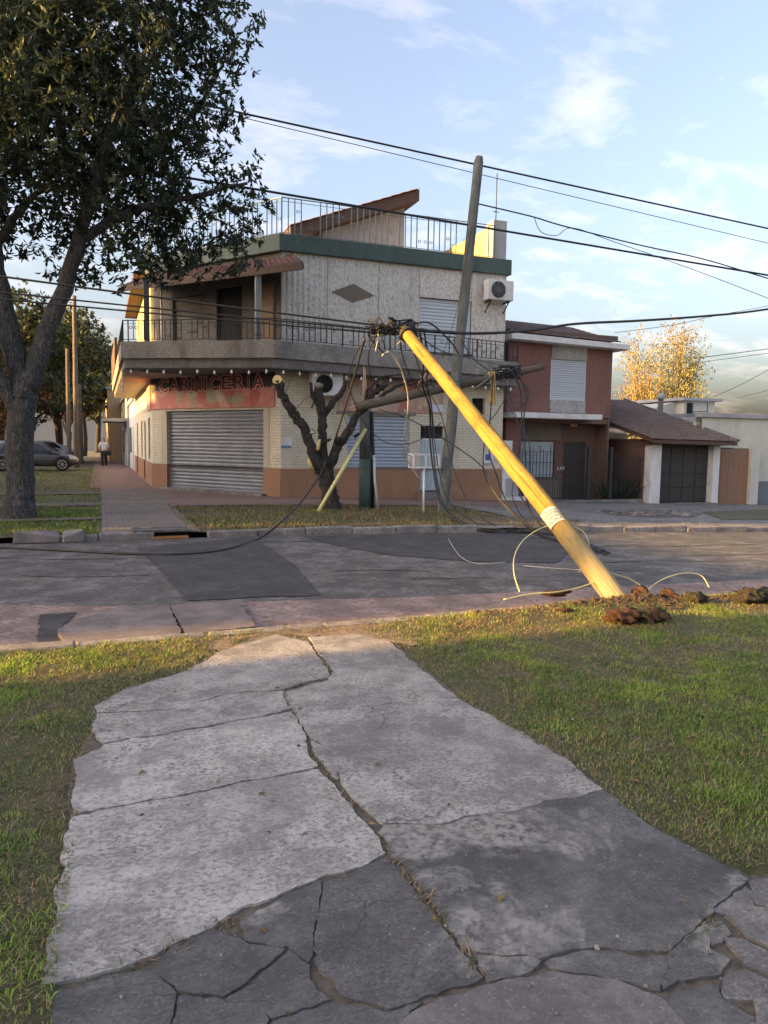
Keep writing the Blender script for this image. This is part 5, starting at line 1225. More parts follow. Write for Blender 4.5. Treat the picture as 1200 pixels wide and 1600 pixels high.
# head of the fallen pole: pin, fittings, tangled cable ends
for k, (dx_, dz_, r) in enumerate(((-.18, .05, .07), (.16, .06, .09), (.24, -.05, .06))):
    MB().tube([PT + Vector((dx_, .05, dz_ - .12)), PT + Vector((dx_, .05, dz_ + .1))], r, 10).build('splice_box', m_rubber, yp)
MB().tube([PT - PD * .25, PT - PD * .17], .135, 16).build('band', m_iron, yp)

gp_, gsh = pole('utility_pole', (8.0, 16.8, -.3), (8.80, 16.8, 8.5), .145, .115, m_pole_g, 'grey-green weathered wooden utility pole leaning right before the shop')
MB().tube([(8.80, 16.8, 8.46), (8.82, 16.8, 8.62)], [.117, .09], 16).build('pole_cap', m_pole_g, gp_)
LB, LA = Vector((5.75, 17.0, 2.46)), Vector((10.9, 16.9, 3.66))
lp, lsh = pole('broken_pole', LB, LA, .115, .085, m_pole_b, 'brown broken pole hanging level in front of the shop balcony', bend=.0)
sp = MB(); ld = (LA - LB).normalized()
for k in range(9):
    a = random.uniform(0, 6.28); o_ = Vector((0, math.cos(a), math.sin(a))) * .08; sp.tube([LB + o_ + ld * .1, LB + o_ * .7 - ld * random.uniform(.05, .22)], [.035, .006], 5)
sp.build('splinters', m_split, lp)
stt = thing('pole_stump', (6.38, 18.0, -.1), 'broken pole stump with green painted foot right of the lopped tree', 'utility pole')
MB().tube([(6.38, 18.0, -.2), (6.37, 18, 1.2)], [.165, .155], 16, True, .02).build('painted_foot', M('green_foot', (.05, .085, .07), (.09, .13, .105), 9, .8, .4), stt)
MB().tube([(6.37, 18.0, 1.2), (6.35, 18, 2.45)], [.152, .14], 16, True, .02).build('shaft', m_pole_g, stt)
sp = MB()
for k in range(7): sp.tube([(6.3 + random.uniform(-.08, .1), 18 + random.uniform(-.08, .08), 2.35), (6.3 + random.uniform(-.06, .08), 18, random.uniform(2.6, 3.0))], [.05, .008], 5)
sp.hexa([(6.26, 17.95, 2.9), (6.38, 17.95, 2.9), (6.38, 18, 2.9), (6.26, 18, 2.9), (6.3, 17.95, 3.55), (6.34, 17.95, 3.45), (6.34, 18, 3.45), (6.3, 18, 3.55)]).tube([(6.31, 17.98, 2.3), (6.32, 17.98, 3.1)], .055, 6)
sp.build('splinters', m_split, stt)
MB().tube([(6.55, 17.9, -.1), (6.55, 17.9, 1.3), (6.5, 17.92, 2.4)], .05, 8).build('cable_riser', m_rubber, stt)
MB().tube([(6.68, 17.86, -.08), (6.58, 17.86, .7), (6.56, 17.86, 1.3)], .035, 8).build('white_conduit', m_white, stt)
gy = MB(); gy.tube([ga(497, 800), (6.28, 17.75, 1.95)], .045, 10); o = gy.build('guy_guard', m_cable_y, None, org=ga(497, 800)); tag(o, 'pale yellow guy wire guard leaning on the pole stump', 'guy guard')

def spline(P, sub=6):
    P = [Vector(p) for p in P]; out = []
    for i in range(len(P) - 1):
        a = P[max(i - 1, 0)]; b = P[i]; c = P[i + 1]; d = P[min(i + 2, len(P) - 1)]
        for k in range(sub):
            t = k / sub; out.append(.5 * ((2 * b) + (c - a) * t + (2 * a - 5 * b + 4 * c - d) * t * t + (3 * b - a - 3 * c + d) * t ** 3))
    return out + [P[-1]]
def cable(pts, r, mat, label, name='cable', sub=6, group=None):
    S_ = spline(pts, sub); o = MB().tube(S_, r, 6).build(name, mat, None, org=S_[0]); tag(o, label, 'cable', group); return o
def sag(a, b, s, n=10):
    a = Vector(a); b = Vector(b); return [a.lerp(b, k / n) - Vector((0, 0, 4 * s * (k / n) * (1 - k / n))) for k in range(n + 1)]
# cables still hung from the fallen pole's head
cable(sag((-24, 14.6, 6.3), PT + Vector((-.1, 0, .02)), .25), .017, m_rubber, 'upper black cable from the left to the fallen pole head', sub=3)
cable(sag((-24, 14.2, 5.3), PT + Vector((-.1, 0, -.05)), .22), .014, m_rubber, 'middle black cable from the left to the fallen pole head', sub=3)
cable(sag((-24, 13.8, 4.9), PT + Vector((-.1, 0, -.1)), .2), .014, m_rubber, 'lowest black cable from the left to the fallen pole head', sub=3)
cable([PT, at(740, 521, 12.8), at(830, 516, 13.2), at(900, 506, 13.6), at(1000, 501, 14.0), at(1100, 494, 14.4), at(1200, 483, 14.8), at(1400, 450, 15.6)], .030, m_rubber, 'thick black cable rising from the fallen pole head to the right edge')
cable([PT + Vector((.2, 0, .1)), at(672, 505, 12.4), at(705, 535, 12.6), at(716, 552, 12.8)], .016, m_rubber, 'short black cable end curling over the right of the fallen pole head')
for k in range(13):
    c = PT + Vector((random.uniform(-.55, .35), random.uniform(-.1, .2), random.uniform(-.06, .12))); pts = []
    for j in range(7): pts.append(c + Vector((random.uniform(-.28, .28), random.uniform(-.08, .08), random.uniform(-.11, .11))))
    MB().tube(spline(pts, 4), random.uniform(.008, .016), 5).build('cable_tangle', m_rubber, yp)
for k in range(5):
    p0 = PT + Vector((random.uniform(-.5, -.05), 0, -.03)); MB().tube(spline([p0, p0 + Vector((random.uniform(-.05, .05), 0, -.12)), p0 + Vector((random.uniform(-.1, .1), .03, -random.uniform(.2, .45)))], 4), .008, 5).build('cable_end', m_rubber if k % 2 else m_cable_w, yp)
# cables down to the road
road_pt = lambda x, y: ga(x, y, R_OFF) + Vector((0, 0, .02))
cable([at(570, 528, 12.6), at(556, 580, 13.2), at(535, 650, 14), at(515, 712, 14.8), at(497, 747, 15), at(470, 785, 14.2), at(440, 815, 13.2), road_pt(405, 843), road_pt(350, 861), road_pt(280, 868), road_pt(200, 867), road_pt(100, 862), road_pt(0, 857), road_pt(-120, 852)], .019, m_rubber, 'black cable lying across the road at left and rising beside the lopped tree')
cable([at(597, 556, 12.6), at(603, 551, 12.6), at(612, 553, 12.6), at(628, 580, 13), at(638, 625, 14), at(632, 680, 15), at(630, 700, 15.5), at(640, 725, 16.2), at(655, 748, 16.4)], .014, m_cable_w, 'cream cable hooked up high and hanging to the litter basket')
cable([at(600, 552, 12.6), at(575, 522, 12.4), PT + Vector((-.3, 0, 0))], .012, m_rubber, 'thin black lead bending down left of the fallen pole head')
for k, (dx_, lab) in enumerate(((0, 'thick black cable hanging before the grey pole and trailing to the kerb'), (7, 'second black cable beside it, hanging before the grey pole to the kerb'))):
    cable([at(655 + dx_, 515, 12.6), at(662 + dx_, 560, 13.4), at(660 + dx_, 600, 14.6), at(672 + dx_ * .4, 640, 15.2), at(672 + dx_ * .6, 690, 15.4), at(679 + dx_ * .4, 745, 15.2), at(690 + dx_ * .6, 790, 14.4), at(715 + dx_, 815, 13.7), road_pt(765, 833), road_pt(825, 834), road_pt(870, 838), road_pt(905, 850 + dx_), road_pt(940, 863)], .021 - .006 * k, m_rubber, lab)
for k, (pts, r, lab) in enumerate((
        ([at(592, 640, 16.6), at(640, 655, 16.0), at(700, 690, 15.4), at(752, 728, 14.6), at(770, 765, 14), at(800, 800, 13.5), at(845, 835, 12.4), road_pt(900, 852), road_pt(948, 868)], .014, 'thin black cable slanting down behind the fallen pole to the road'),
        ([at(757, 690, 15.5), at(756, 735, 14.8), at(775, 775, 14.0), at(815, 815, 13.2), at(850, 838, 12.4), road_pt(895, 856), road_pt(935, 866)], .014, 'black cable looping beside the blue sticker down to the road'),
        ([at(770, 585, 16.6), at(768, 625, 16.5), at(764, 700, 16.2), at(775, 740, 15), at(795, 790, 14), at(835, 832, 12.6), road_pt(880, 850), road_pt(945, 862)], .017, 'black cable dropping from the broken pole straight to the road'),
        ([at(795, 575, 16.6), at(812, 605, 16.5), at(815, 660, 16.4), at(808, 730, 15.6), at(812, 770, 14.4), at(840, 815, 13), road_pt(888, 843), road_pt(930, 858)], .018, 'left one of the black cables hanging over the brick house'),
        ([at(805, 575, 16.6), at(822, 615, 16.5), at(818, 660, 16.4), at(822, 730, 15.6), at(824, 785, 14.4), at(850, 825, 12.8), road_pt(905, 846), road_pt(952, 866)], .018, 'right one of the black cables hanging over the brick house'),
        ([at(800, 578, 16.6), at(826, 612, 16.5), at(818, 632, 16.5), at(806, 640, 16.5)], .012, 'small loose cable loop at the right end of the broken pole'))):
    cable(pts, r, m_rubber, lab)
MORE = [([(640, 520, 12.4), (655, 575, 13), (672, 610, 14), (700, 600, 15), (760, 582, 16.5)], 'sagging black wire from the fallen pole head to the strap on the broken pole'),
        ([(590, 520, 12.5), (575, 560, 13.4), (590, 600, 15), (640, 592, 16.4)], 'short black wire looping from the fallen pole head to the lopped tree'),
        ([(660, 595, 16.6), (690, 650, 16.2), (705, 720, 15.4), (735, 790, 14.2), (775, 822, 13.4), (830, 831, 12.9)], 'black wire hanging right of the grey pole foot to the kerb'),
        ([(700, 590, 16.6), (722, 640, 16.2), (760, 660, 16.2), (790, 620, 16.5), (800, 585, 16.7)], 'slack black wire hanging in a bow under the broken pole'),
        ([(625, 525, 12.4), (630, 560, 12.8), (648, 600, 13.6), (668, 625, 15), (672, 660, 15.6)], 'thin brown-black wire dropping from the fallen pole head behind it'),
        ([(780, 590, 16.6), (798, 640, 16.2), (826, 690, 15.6), (830, 745, 15), (848, 800, 13.8), (880, 838, 12.6)], 'black wire bowing in front of the lower shutter of the brick house'),
        ([(560, 650, 16.8), (600, 690, 16.6), (650, 690, 16.4), (690, 660, 16.5)], 'slack thin wire across the blue shutter'),
        ([(720, 530, 12.9), (740, 560, 14), (765, 580, 16.5)], 'thin wire from the thick right-hand cable down to the broken pole')]
MORE += [([(600, 518, 12.5), (560, 545, 13.2), (545, 600, 14.5), (560, 640, 16.5)], 'black wire falling from the cable tangle to the pole stump'),
         ([(668, 590, 16.6), (676, 650, 16.0), (683, 720, 15.5), (700, 780, 14.8), (745, 818, 13.8), (800, 832, 13.2), (860, 842, 12.6)], 'third black cable of the bundle beside the grey pole'),
         ([(785, 585, 16.6), (806, 650, 16.3), (812, 720, 15.6), (800, 770, 14.6), (822, 815, 13.4), (870, 848, 12.4)], 'black cable curling back before the white meter pier'),
         ([(648, 520, 12.5), (690, 548, 13.4), (735, 560, 15), (790, 572, 16.6)], 'wire sagging between the fallen pole head and the end of the broken pole')]
for pts, lab in MORE: cable([at(*q) for q in pts], .011, m_rubber, lab)
for k in range(9):
    c = at(790, 582, 16.7); pts = [c + Vector((random.uniform(-.35, .45), random.uniform(-.1, .1), random.uniform(-.22, .2))) for _ in range(6)]
    MB().tube(spline(pts, 4), random.uniform(.01, .02), 5).build('cable_tangle', m_rubber, lp)
for k in range(4):
    c = at(668, 590, 16.7); pts = [c + Vector((random.uniform(-.3, .3), random.uniform(-.15, 0), random.uniform(-.25, .2))) for _ in range(5)]
    MB().tube(spline(pts, 4), .013, 5).build('cable_tangle', m_split if k % 2 else m_rubber, lp)
yb = MB()
for k in range(3): yb.tube(spline([at(764 + k * 4, 580, 16.68), at(768 + k * 3, 605, 16.66), at(765 + k * 4, 632, 16.66)], 5), .02, 6)
yb.build('strap', plain('strap_webbing', (.42, .27, .06), .7), lp); MB().tube([at(742, 608, 16.6), at(768, 588, 16.6)], .03, 6).build('cross_piece', m_pole_g, lp)
# overhead lines
OV = [((370, 175), (1200, 357), 17.0, .022, .18, 'topmost black overhead line crossing the sky'), ((330, 172), (1200, 380), 17.4, .009, .15, 'thin grey overhead wire just under the topmost line'),
      ((425, 300), (1200, 430), 16.8, .026, .12, 'thick black overhead line passing before the roof terrace')]
for (x0, y0), (x1, y1), v_, r, s, lab in OV:
    a = at(x0, y0, v_); b = at(x1, y1, v_); d = (b - a); cable(sag(a - d * .45, b + d * .25, s * .0), r, m_rubber, lab, 'overhead_wire', 2)
def farwire(pts, y, r, lab): cable([at(px, py, y) for px, py in pts], r, m_rubber, lab, 'overhead_wire', 4)
farwire([(745, 318), (830, 338), (880, 353), (1000, 383), (1100, 405), (1200, 435), (1300, 462)], 16.8, .017, 'black wire leaving the grey pole near its top to the right')
farwire([(835, 340), (845, 362), (870, 368), (895, 356), (960, 378), (1080, 420), (1200, 466), (1300, 505)], 16.9, .009, 'thin looped wire sagging off to the lower right')
farwire([(960, 520), (1050, 508), (1120, 493), (1200, 478)], 30, .014, 'faint thin wire above the autumn tree')
farwire([(1085, 560), (1140, 553), (1200, 545), (1260, 536)], 34, .022, 'upper dashed-looking wire right of the autumn tree')
farwire([(1085, 567), (1140, 560), (1200, 552), (1260, 545)], 34, .016, 'wire just below it right of the autumn tree')
farwire([(1115, 620), (1160, 600), (1200, 578), (1260, 545)], 34, .016, 'wire rising steeply at the right edge over the pale house')
farwire([(1150, 622), (1200, 610), (1260, 596)], 34, .012, 'lowest thin wire at the right edge over the pale house')
farwire([(738, 255 + 90), (715, 480), (690, 560)], 16.7, .006, 'thin stay wire hanging along the grey pole')
# yellow cable coiled about the foot of the fallen pole
def g2(px, py, y=6.35): return at(px, py, y)
cable([ga(1010, 925) + Vector((0, 0, .03)), g2(985, 905, 6.7), g2(960, 897, 6.8), g2(930, 888, 6.9), g2(905, 893, 6.9)], .0055, m_cable_y, 'short arc of yellow cable right of the fallen pole foot')
cable([g2(1005, 928, 6.4), g2(1030, 908, 6.5), g2(1065, 896, 6.6), g2(1095, 899, 6.6), g2(1108, 918, 6.5)], .006, m_cable_y, 'yellow cable arch standing on the lawn at right')
cable([g2(787, 937, 6.25), g2(830, 928, 6.3), g2(870, 925, 6.3), g2(905, 918, 6.4), g2(930, 909, 6.5)], .0065, m_cable_y, 'yellow cable lying on the torn grass left of the pole foot')
cable([g2(812, 925, 6.4), g2(803, 895, 6.6), g2(805, 865, 6.9), g2(822, 840, 7.2), g2(852, 823, 7.4), g2(885, 820, 7.4), g2(910, 830, 7.3), g2(920, 850, 7.1), g2(921, 880, 6.9)], .0065, m_cable_y, 'big yellow cable loop passing behind the fallen pole')
cable([road_pt(700, 843), road_pt(720, 872), road_pt(750, 883), road_pt(790, 880)], .004, m_cable_w, 'thin pale wire end on the road left of the fallen pole')
cable([road_pt(818, 886), road_pt(850, 889), road_pt(900, 892), road_pt(950, 896)], .005, m_cable_w, 'short pale cable piece lying on the road behind the pole foot')

# torn clods
def clod(px, py, r, sq, mat, label, seed, sub=4):
    p = ga(px, py, .04); bm = bmesh.new(); bmesh.ops.create_icosphere(bm, subdivisions=sub, radius=1)
    for q in bm.verts:
        d = q.co.normalized(); a_, b_ = d.x * 2 + seed * 3.1 + d.z * 1.3, d.y * 2 + seed - d.z * 1.1
        k = .4 + .8 * float(fbm(a_, b_, 1.1)) + .55 * (float(NZ(a_, b_, 3.5)) - .5) + .22 * (float(NZ2(a_, b_, 9.0)) - .5) + .05 * random.uniform(-.5, .5)
        q.co = Vector((d.x * sq[0], d.y * sq[1], d.z * sq[2])) * r * k * 1.25
    me = bpy.data.meshes.new('soil_clod'); bm.to_mesh(me); bm.free(); me.polygons.foreach_set('use_smooth', [True] * len(me.polygons))
    o = link('soil_clod', me, mat); o.location = p + Vector((0, 0, r * sq[2] * .35)); tag(o, label, 'soil clod'); return o
m_redsoil = M('red_soil', (.035, .018, .012), (.13, .062, .037), 22, .95, 1.0, 38, .06)
m_dksoil = M('dark_soil', (.028, .021, .015), (.085, .062, .04), 22, .95, 1.0, 38, .06, stain=(.05, .065, .02), sscale=5, sfac=.7)
clod(975, 966, .13, (1.4, .8, .5), m_redsoil, 'crumbly red earth clod at the foot of the fallen pole', 1)
clod(1018, 966, .12, (1.1, .9, .6), m_dksoil, 'dark sod lump right of the red earth clod', 2)
clod(1000, 930, .08, (1, .8, .9), m_redsoil, 'small red clod behind the fallen pole foot', 3)
clod(1043, 933, .07, (1, .8, .9), m_redsoil, 'small reddish clod beside the yellow cable arch', 4)
clod(1085, 938, .10, (1.2, .8, .55), m_dksoil, 'brown clod under the end of the yellow cable arch', 5)
clod(1178, 935, .13, (1.7, .8, .6), m_dksoil, 'large dark sod block at the right edge of the lawn', 6)
clod(1020, 938, .07, (2.2, .8, .6), m_dksoil, 'flat dark clod between the small red clods', 7)
clod(870, 928, .06, (2.6, .7, .5), m_redsoil, 'low ridge of torn red earth under the yellow cable', 8)
clod(880, 955, .05, (1.5, .8, .4), m_redsoil, 'flat crumb of red earth in the grass left of the pole foot', 9)
def loose_soil():
    mb = MB(); rr = random.Random(8)
    for k in range(900):
        a = rr.uniform(0, 6.28); q = rr.gauss(0, 1)
        x = 5.05 + math.cos(a) * abs(q) * .5 + rr.uniform(-.1, .5); y = 6.0 + math.sin(a) * abs(q) * .2
        if rr.random() < .35: x = rr.uniform(3.2, 8.2); y = 6.05 + rr.gauss(0, .07)
        if y > 6.4: continue
        s_ = rr.uniform(.006, .03) * (1.5 if rr.random() < .1 else 1); z = float(lawn_z(x, y)) + s_ * .2 if y < 6.1 else s_ * .3 - .02
        ax = [Vector((rr.uniform(.6, 1.3) * s_ * dx, rr.uniform(.6, 1.2) * s_ * dy, rr.uniform(.5, 1.1) * s_ * dz)) for dx, dy, dz in ((1, 0, 0), (-1, 0, 0), (0, 1, 0), (0, -1, 0), (0, 0, 1), (0, 0, -1))]
        mb.add([Vector((x, y, z)) + v_ for v_ in ax], [(0, 2, 4), (2, 1, 4), (1, 3, 4), (3, 0, 4), (2, 0, 5), (1, 2, 5), (3, 1, 5), (0, 3, 5)])
    o = mb.build('loose_soil', m_dksoil2); tag(o, 'crumbs of torn dark earth scattered round the foot of the fallen pole', 'soil', kind='stuff')
m_dksoil2 = M('crumb_soil', (.03, .022, .015), (.10, .06, .038), 9, .95, .8, 60, .02)
loose_soil()
patch('torn_earth', [(4.55, 6.12), (4.5, 5.95), (4.75, 5.82), (5.1, 5.78), (5.5, 5.84), (5.7, 5.98), (5.65, 6.12), (5.1, 6.16)], .0, m_dksoil2) if False else None
# litter basket on a post
lb_ = thing('litter_basket', (7.48, 16.75, -.08), 'white wire litter basket on a post beside the grey pole', 'litter basket')
MB().tube([(7.48, 16.75, -.15), (7.48, 16.75, 1.02)], .03, 8).build('post', m_white, lb_)
fb = MB()
for z in (1.03, 1.34):
    for a, b in (((7.13, 16.6), (7.8, 16.6)), ((7.8, 16.6), (7.8, 16.9)), ((7.8, 16.9), (7.13, 16.9)), ((7.13, 16.9), (7.13, 16.6))): fb.bar((*a, z), (*b, z), .035)
for x, y in ((7.13, 16.6), (7.8, 16.6), (7.8, 16.9), (7.13, 16.9), (7.45, 16.6)): fb.bar((x, y, 1.03), (x, y, 1.34), .035)
fb.build('basket_frame', m_white, lb_)
wm = MB()
for k in range(10): wm.bar((7.16 + k * .07, 16.6, 1.03), (7.16 + k * .07, 16.6, 1.34), .008); wm.bar((7.16 + k * .07, 16.6, 1.03), (7.16 + k * .07, 16.9, 1.03), .008)
for k in range(4): wm.bar((7.13, 16.6, 1.09 + k * .06), (7.8, 16.6, 1.09 + k * .06), .008)
wm.build('wire_mesh', m_grey_render, lb_)
# storm drain in the far kerb
sdn = thing('storm_drain', (.98, 13.4, -.1), 'storm drain mouth in the far kerb with rusty plate', 'storm drain')
MB().box(.5, 13.6, -.1, 1.45, 13.75, .06).box(.5, 13.28, .01, 1.45, 13.62, .055).build('drain_hood', m_slab_d, sdn, bevel=.01)
MB().box(.5, 13.5, -.1, 1.45, 13.58, .01).build('drain_mouth', m_darkhole, sdn)
MB().hexa([(.8, 13.22, -.095), (1.42, 13.24, -.095), (1.42, 13.4, -.095), (.8, 13.38, -.095), (.8, 13.22, -.07), (1.42, 13.24, -.07), (1.42, 13.4, -.06), (.8, 13.38, -.06)]).build('rusty_plate', M('rust', (.25, .10, .03), (.38, .18, .06), 20, .85, .5), sdn)

# ------------------------------------------------------------------ side street: houses, poles, cars, a walker
m_swhite = M('shop_white', (.50, .52, .54), (.60, .62, .64), 4, .85, .15, 40, .005)
m_sgrey = M('shop_grey', (.26, .27, .27), (.36, .36, .35), 5, .85, .2, 40, .005)
m_sorange = M('house_ochre', (.52, .32, .16), (.60, .40, .22), 4, .85, .2, 40, .005)
def box_house(x0, x1, y0, y1, h, mat, label, name='house', face='-x', doors=(), wins=(), roof=m_grey_render, pitched=0.0, z0=-.4):
    t = thing(name, ((x0 + x1) / 2, (y0 + y1) / 2, z0), label, 'house')
    MB().box(x0, y0, z0, x1, y1, h).build('wall', mat, t)
    if pitched:
        ym = (y0 + y1) / 2; e = .4; mb = MB()
        mb.add([(x0 - e, y0 - e, h - .05), (x1 + e, y0 - e, h - .05), (x1 + e, ym, h + pitched), (x0 - e, ym, h + pitched), (x0 - e, y1 + e, h - .05), (x1 + e, y1 + e, h - .05)], [(0, 1, 2, 3), (3, 2, 5, 4), (0, 3, 4), (1, 5, 2), (0, 4, 5, 1)]); mb.build('roof', m_tile, t)
    else: MB().box(x0 - .12, y0 - .12, h, x1 + .12, y1 + .12, h + .2).build('roof', roof, t)
    for k, (a, b, c, e) in enumerate(list(doors) + list(wins)):
        nm, mt = ('door', m_lblue) if k < len(doors) else ('window', m_glass)
        if face == '-x': bx = (x0 - .03, a, c, x0 + .05, b, e)
        elif face == '+x': bx = (x1 - .05, a, c, x1 + .03, b, e)
        else: bx = (a, y1 - .05, c, b, y1 + .03, e)
        MB().box(*bx).build(nm, mt, t)
    return t
box_house(1.67, 9, 40.02, 47, 3.6, m_swhite, 'low white shop beyond the butcher shop on the side street', 'shop', doors=[(41.6, 42.8, -.1, 2.3)], wins=[(44, 46, .9, 2.3)])
box_house(1.55, 9, 47.05, 60, 4.2, m_sgrey, 'grey house with canopy further up the side street', doors=[(50, 51.2, -.1, 2.2)], wins=[(53, 55.5, .8, 2.2)])
MB().box(.2, 47.5, 2.7, 1.55, 53, 2.9).build('canopy', m_sgrey, bpy.data.objects['house'])
box_house(.6, 8, 60.1, 76, 5.4, m_sorange, 'ochre house at the end of the side street pavement', 'house', doors=[(63, 64.2, -.1, 2.2)], wins=[(66, 68, .9, 2.3), (66, 68, 3.3, 4.6)])
box_house(-22, -15.5, 62, 80, 5, m_sgrey, 'dim grey house behind the trees on the left of the side street', face='+x', wins=[(66, 68, 1, 2.4), (72, 74, 1, 2.4)], pitched=1.5)
# unseen houses added left of view, shaped to shade road, lawn and corner
box_house(-34, -17, -16, 4.9, 6.6, m_beige, 'two storey house added out of view at left to shade the lawn', 'shade_house', '+x', [(-2, -1, 0, 2.1)], [(-8, -6.5, 1, 2.4), (-8, -6.5, 3.9, 5.2), (0, 1.6, 3.9, 5.2)], pitched=1.2)
box_house(-58, -45, 6.75, 14.0, 11.6, m_swhite, 'white block added out of view at far left to shade the road', 'shade_house', '+x', [(9.6, 10.6, 0, 2.1)], [(7.6, 8.8, 1, 2.3), (11.4, 12.8, 1, 2.3)])
box_house(-34, -17, 14.3, 20.2, 17.2, m_rbrick, 'tall brick block added out of view at left to shade the big tree', 'shade_house', '+x', [(18.6, 19.6, 0, 2.1)], [(15.5, 17, z, z + 1.4) for z in (1, 4.2, 7.4, 10.6, 13.4)])
box_house(-34, -17, 20.3, 26.1, 13.2, m_rbrick_d, 'brown brick block added out of view at left to shade the shop corner', 'shade_house', '+x', [(24, 25, 0, 2.1)], [(21.5, 23, z, z + 1.4) for z in (1, 4.2, 7.4, 10.2)])
box_house(-34, -17, 26.2, 60, 6.8, m_beige, 'long low block added out of view at left to shade the lower side wall', 'shade_house', '+x', [(33, 34, 0, 2.1)], [(28, 30, 1, 2.3), (38, 40, 1, 2.3)])
box_house(-30, 6, 124, 132, 6, m_sgrey, 'long grey house far off closing the side street', 'house', 'x')
# street poles
for (x, yb, yt, v_, r, lab) in ((119, 706, 462, 46, .15, 'tallest wooden pole on the side street verge'), (108, 708, 545, 49, .14, 'shorter wooden pole left of the tallest one on the side street'), (127, 704, 600, 52, .13, 'slim wooden pole right of the tallest one on the side street')):
    a = at(x, yb, v_); b = at(x - 3, yt, v_); pole('street_pole', (a.x, a.y, -.2), (b.x, b.y, b.z), r, r * .75, m_pole_b, lab, 'utility pole', 0, 'wooden poles on the side street')
# cars
m_tyre = plain('tyre_rubber', (.02, .02, .02), .8); m_rim = plain('alloy_rim', (.55, .56, .58), .35, .8)
def carpaint(name, c):
    m, t, b = nodes(name); b.inputs['Base Color'].default_value = (*c, 1); b.inputs['Roughness'].default_value = .28; b.inputs['Coat Weight'].default_value = .6
    return m
m_lamp = plain('headlamp_glass', (.6, .62, .64), .12)
def car(loc, yaw, paint, label):
    t = thing('parked_car', loc, label, 'car', 'cars parked on the side street'); t.rotation_euler = (0, 0, yaw)
    def part(mb, name, mat, par=t, sub=0):
        o = link(name, mb.mesh(name), mat, par)
        if sub: md = o.modifiers.new('subd', 'SUBSURF'); md.levels = sub; md.render_levels = sub
        return o
    st = [(-2.14, .42, .78, .66), (-2.05, .32, .95, .80), (-1.4, .22, 1.0, .88), (-.5, .2, .98, .90), (.5, .2, .95, .90), (1.1, .2, .92, .89), (1.6, .22, .84, .86), (1.98, .26, .72, .78), (2.14, .34, .58, .62)]
    mb = MB(); V = []
    for x, zb, zt, w_ in st: V += [(x, -w_ * .86, zb), (x, -w_, zb + .14), (x, -w_ * 1.0, zt - .2), (x, -w_ * .86, zt), (x, 0, zt + .03), (x, w_ * .86, zt), (x, w_, zt - .2), (x, w_, zb + .14), (x, w_ * .86, zb)]
    n = 9; F = [(i * n + k, i * n + (k + 1) % n, (i + 1) * n + (k + 1) % n, (i + 1) * n + k) for i in range(len(st) - 1) for k in range(n)]
    F += [tuple(range(n)), tuple((len(st) - 1) * n + k for k in range(n - 1, -1, -1))]; mb.add(V, F, True); body = part(mb, 'body', paint, t, 2)
    cs = [(-1.98, .95, .80, .97), (-1.62, 1.33, .70, .97), (-.9, 1.46, .62, .96), (0, 1.47, .62, .95), (.45, 1.36, .66, .94), (1.25, .93, .78, .92)]
    mb = MB(); V = []
    for x, zt, w_, zb in cs: V += [(x, -.82, zb - .06), (x, -w_, zt - .03), (x, -w_ * .8, zt), (x, w_ * .8, zt), (x, w_, zt - .03), (x, .82, zb - .06)]
    F = [(i * 6 + k, i * 6 + k + 1, (i + 1) * 6 + k + 1, (i + 1) * 6 + k) for i in range(len(cs) - 1) for k in range(5)]; mb.add(V, F, True); part(mb, 'cabin', paint)
    for s in (-1, 1):
        mb = MB()
        for poly in ([(-1.45, 1.0, .832), (-.45, .99, .832), (-.45, 1.38, .68), (-1.2, 1.35, .70)], [(-.38, .99, .832), (.85, .97, .832), (.32, 1.34, .70), (-.38, 1.39, .68)]):
            mb.add([(x, s * (y + .012), z) for x, z, y in poly], [(0, 1, 2, 3) if s < 0 else (3, 2, 1, 0)])
        part(mb, 'side_window', m_glass)
        mb = MB(); mb.hexa([(1.75, s * .62, .60), (2.1, s * .42, .58), (2.02, s * .70, .58), (1.7, s * .86, .62), (1.72, s * .62, .74), (2.03, s * .42, .68), (1.96, s * .70, .70), (1.68, s * .87, .78)]); part(mb, 'headlight', m_lamp)
        for x in (-1.32, 1.36):
            wh = thing('wheel', (0, 0, 0), None, None); wh.parent = t; wh.location = (x, s * .80, .32)
            mb = MB(); mb.lathe([(.2, -.09), (.30, -.1), (.325, -.05), (.325, .05), (.30, .1), (.2, .09)], (0, 0, 0), 'y', 26); part(mb, 'tyre', m_tyre, wh)
            mb = MB(); mb.lathe([(.05, s * .095), (.06, s * .1)], (0, 0, 0), 'y', 12); mb.tube([(.205 * math.cos(a), s * .1, .205 * math.sin(a)) for a in np.linspace(0, 6.2832, 27)], .018, 5, False)
            for k in range(7):
                a = k * 6.2832 / 7; mb.bar((.04 * math.cos(a), s * .098, .04 * math.sin(a)), (.2 * math.cos(a), s * .1, .2 * math.sin(a)), .045, .02)
            part(mb, 'rim', m_rim, wh)
            mb = MB(); mb.tube([(x + .39 * math.cos(a), s * .895, .32 + .39 * math.sin(a)) for a in np.linspace(-.3, 3.44, 16)], .035, 6); part(mb, 'wheel_arch', m_tyre, body)
    mb = MB(); mb.add([(1.20, -.72, .97), (1.20, .72, .97), (.50, .58, 1.36), (.50, -.58, 1.36)], [(0, 1, 2, 3)]); part(mb, 'windscreen', m_glass).location = (.02, 0, .02)
    mb = MB(); mb.box(2.08, -.5, .36, 2.15, .5, .5); part(mb, 'grille', m_tyre)
    mb = MB()
    for s in (-1, 1): mb.hexa([(.75, s * .85, .98), (.9, s * .85, .98), (.9, s * 1.02, 1.0), (.75, s * 1.02, 1.0), (.75, s * .85, 1.08), (.88, s * .85, 1.08), (.88, s * 1.02, 1.1), (.75, s * 1.02, 1.1)])
    part(mb, 'mirrors', paint)
    return t
